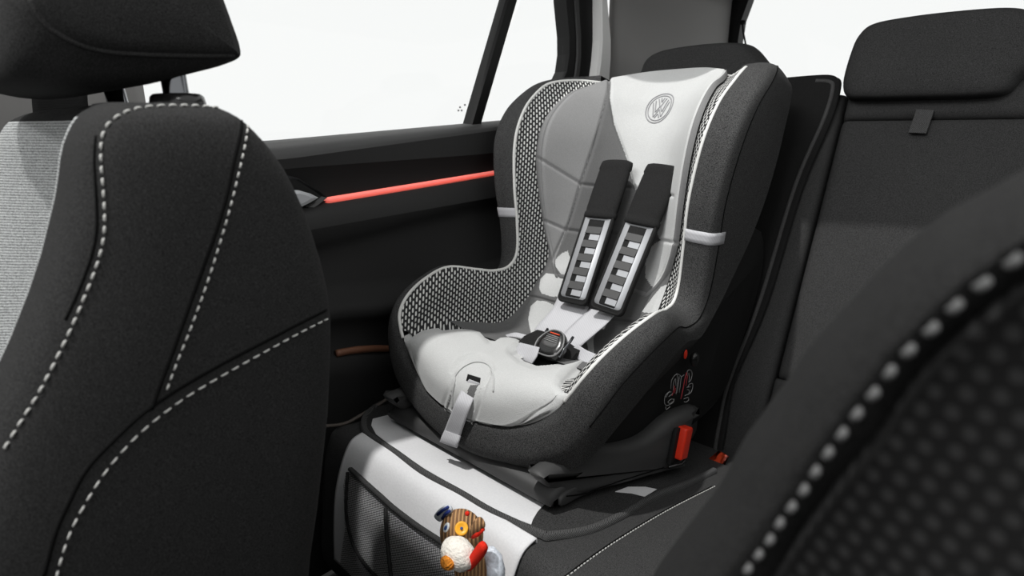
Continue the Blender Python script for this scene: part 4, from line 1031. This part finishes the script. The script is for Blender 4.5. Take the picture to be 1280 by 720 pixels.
# rear window frame and glass
fr_in = [(1000,-110),(948,-40),(935,0),(926,25),(922,50),(920,110),(920,150)]
fr_out = [(985,-130),(930,-50),(913,0),(907,25),(904,50),(902,110),(902,150)]
A = [at(x, y, Y=2.2) for x, y in fr_out]; B = [at(x, y, Y=2.2) for x, y in fr_in]
loops = [[a + Vector((0, .05, 0)), a + Vector((0, .004, 0)), a.lerp(b, .4), a.lerp(b, .6), b + Vector((0, .004, 0)), b + Vector((0, .05, 0))] for a, b in zip(A, B)]
o = MB().add(loft(loops)).build('trim_7', RUB, smooth=False); o['kind'] = 'structure'
quad([Vector((-1.045, 2.23, -.05)), Vector((.6, 2.23, -.05)), Vector((.6, 2.23, .6)), Vector((-1.045, 2.23, .6))], 'window_3', GLASS, th=.004, ax_=Vector((0, 1, 0)))
quad([Vector((-1.045, 2.20, -.95)), Vector((.6, 2.20, -.95)), Vector((.6, 2.20, -.03)), Vector((-1.045, 2.20, -.03))], 'wall_rear', DEEPB, th=.03, ax_=Vector((0, 1, 0)))
# floor, low side walls, roof; its unseen opening is shaped to let the sun in
HEAD = fabric('grey_headliner', .35, vary=.08)
quad([Vector((-1.097, -1.1, -.95)), Vector((.6, -1.1, -.95)), Vector((.6, 2.25, -.95)), Vector((-1.097, 2.25, -.95))], 'floor', DEEPB, th=.03, ax_=Vector((0, 0, -1)))
quad([Vector((.52, -1.1, -.95)), Vector((.52, 2.2, -.95)), Vector((.52, 2.2, .0)), Vector((.52, -1.1, .0))], 'wall_right', DEEPB, th=.03, ax_=Vector((1, 0, 0)))
quad([Vector((-1.097, -1.097, -.95)), Vector((.6, -1.097, -.95)), Vector((.6, -1.097, -.2)), Vector((-1.097, -1.097, -.2))], 'wall_front', DEEPB, th=.03, ax_=Vector((0, -1, 0)))
RO = dict(xl=-1.097, xr=.6, yf=-.7, yb=2.25, hl=-.93, hr=.40, hf=-.45, hb=1.15, z=.475)
mb = MB()
for x0, x1, y0_, y1_ in ((RO['xl'], RO['hl'], RO['yf'], RO['yb']), (RO['hr'], RO['xr'], RO['yf'], RO['yb']), (RO['hl'], RO['hr'], RO['hb'], RO['yb']), (RO['hl'], RO['hr'], RO['yf'], RO['hf'])):
    mb.add(loft([[Vector((x0, y0_, z)), Vector((x1, y0_, z)), Vector((x1, y1_, z)), Vector((x0, y1_, z))] for z in (RO['z'], RO['z'] + .04)]))
o = mb.build('ceiling', HEAD, smooth=False); o['kind'] = 'structure'
# ================================================================ LIGHT, WORLD, CAMERA
wd = bpy.data.worlds.new('World'); bpy.context.scene.world = wd; wd.use_nodes = True
bg = wd.node_tree.nodes['Background']; bg.inputs[0].default_value = (.985, .99, .98, 1); bg.inputs[1].default_value = 1.0
sd = bpy.data.lights.new('sun', 'SUN'); sd.energy = 2.6; sd.angle = math.radians(1.2); sd.color = (1, .99, .97)
so = bpy.data.objects.new('sun', sd); C.objects.link(so)
SUN = Vector((-.10, -.29, 1)).normalized(); so.rotation_euler = SUN.to_track_quat('Z', 'Y').to_euler(); so.location = SUN * 3
def area(loc, tgt, sx, sy, pw):
    ld = bpy.data.lights.new('added_front_fill', 'AREA'); ld.shape = 'RECTANGLE'; ld.size = sx; ld.size_y = sy; ld.energy = pw
    o = bpy.data.objects.new('added_front_fill', ld); C.objects.link(o); o.location = loc
    o.rotation_euler = (Vector(loc) - Vector(tgt)).to_track_quat('Z', 'Y').to_euler()
area((-.35, -1.5, 1.35), (-.6, .9, -.3), 1.1, .7, 36)  # unseen fill lamp, added in front to brighten seat and mat
cd = bpy.data.cameras.new('camera'); cam = bpy.data.objects.new('camera', cd); C.objects.link(cam)
cd.sensor_width = 36; cd.sensor_fit = 'HORIZONTAL'; cd.lens = F / 1280 * 36; cd.clip_start = .01
r3 = Matrix((cx, cy, cz))                         # rows: world axes in camera space
m = r3.copy()                                      # columns of the camera matrix: right, up, back in world
cam.matrix_world = Matrix(((m[0][0], m[0][1], -m[0][2], 0), (m[1][0], m[1][1], -m[1][2], 0), (m[2][0], m[2][1], -m[2][2], 0), (0, 0, 0, 1)))
cd.dof.use_dof = True; cd.dof.focus_distance = .93; cd.dof.aperture_fstop = 6
sc_ = bpy.context.scene; sc_.camera = cam
sc_.view_settings.view_transform = 'Standard'; sc_.view_settings.look = 'None'; sc_.view_settings.exposure = 0; sc_.view_settings.gamma = 1
sc_.view_settings.use_curve_mapping = False
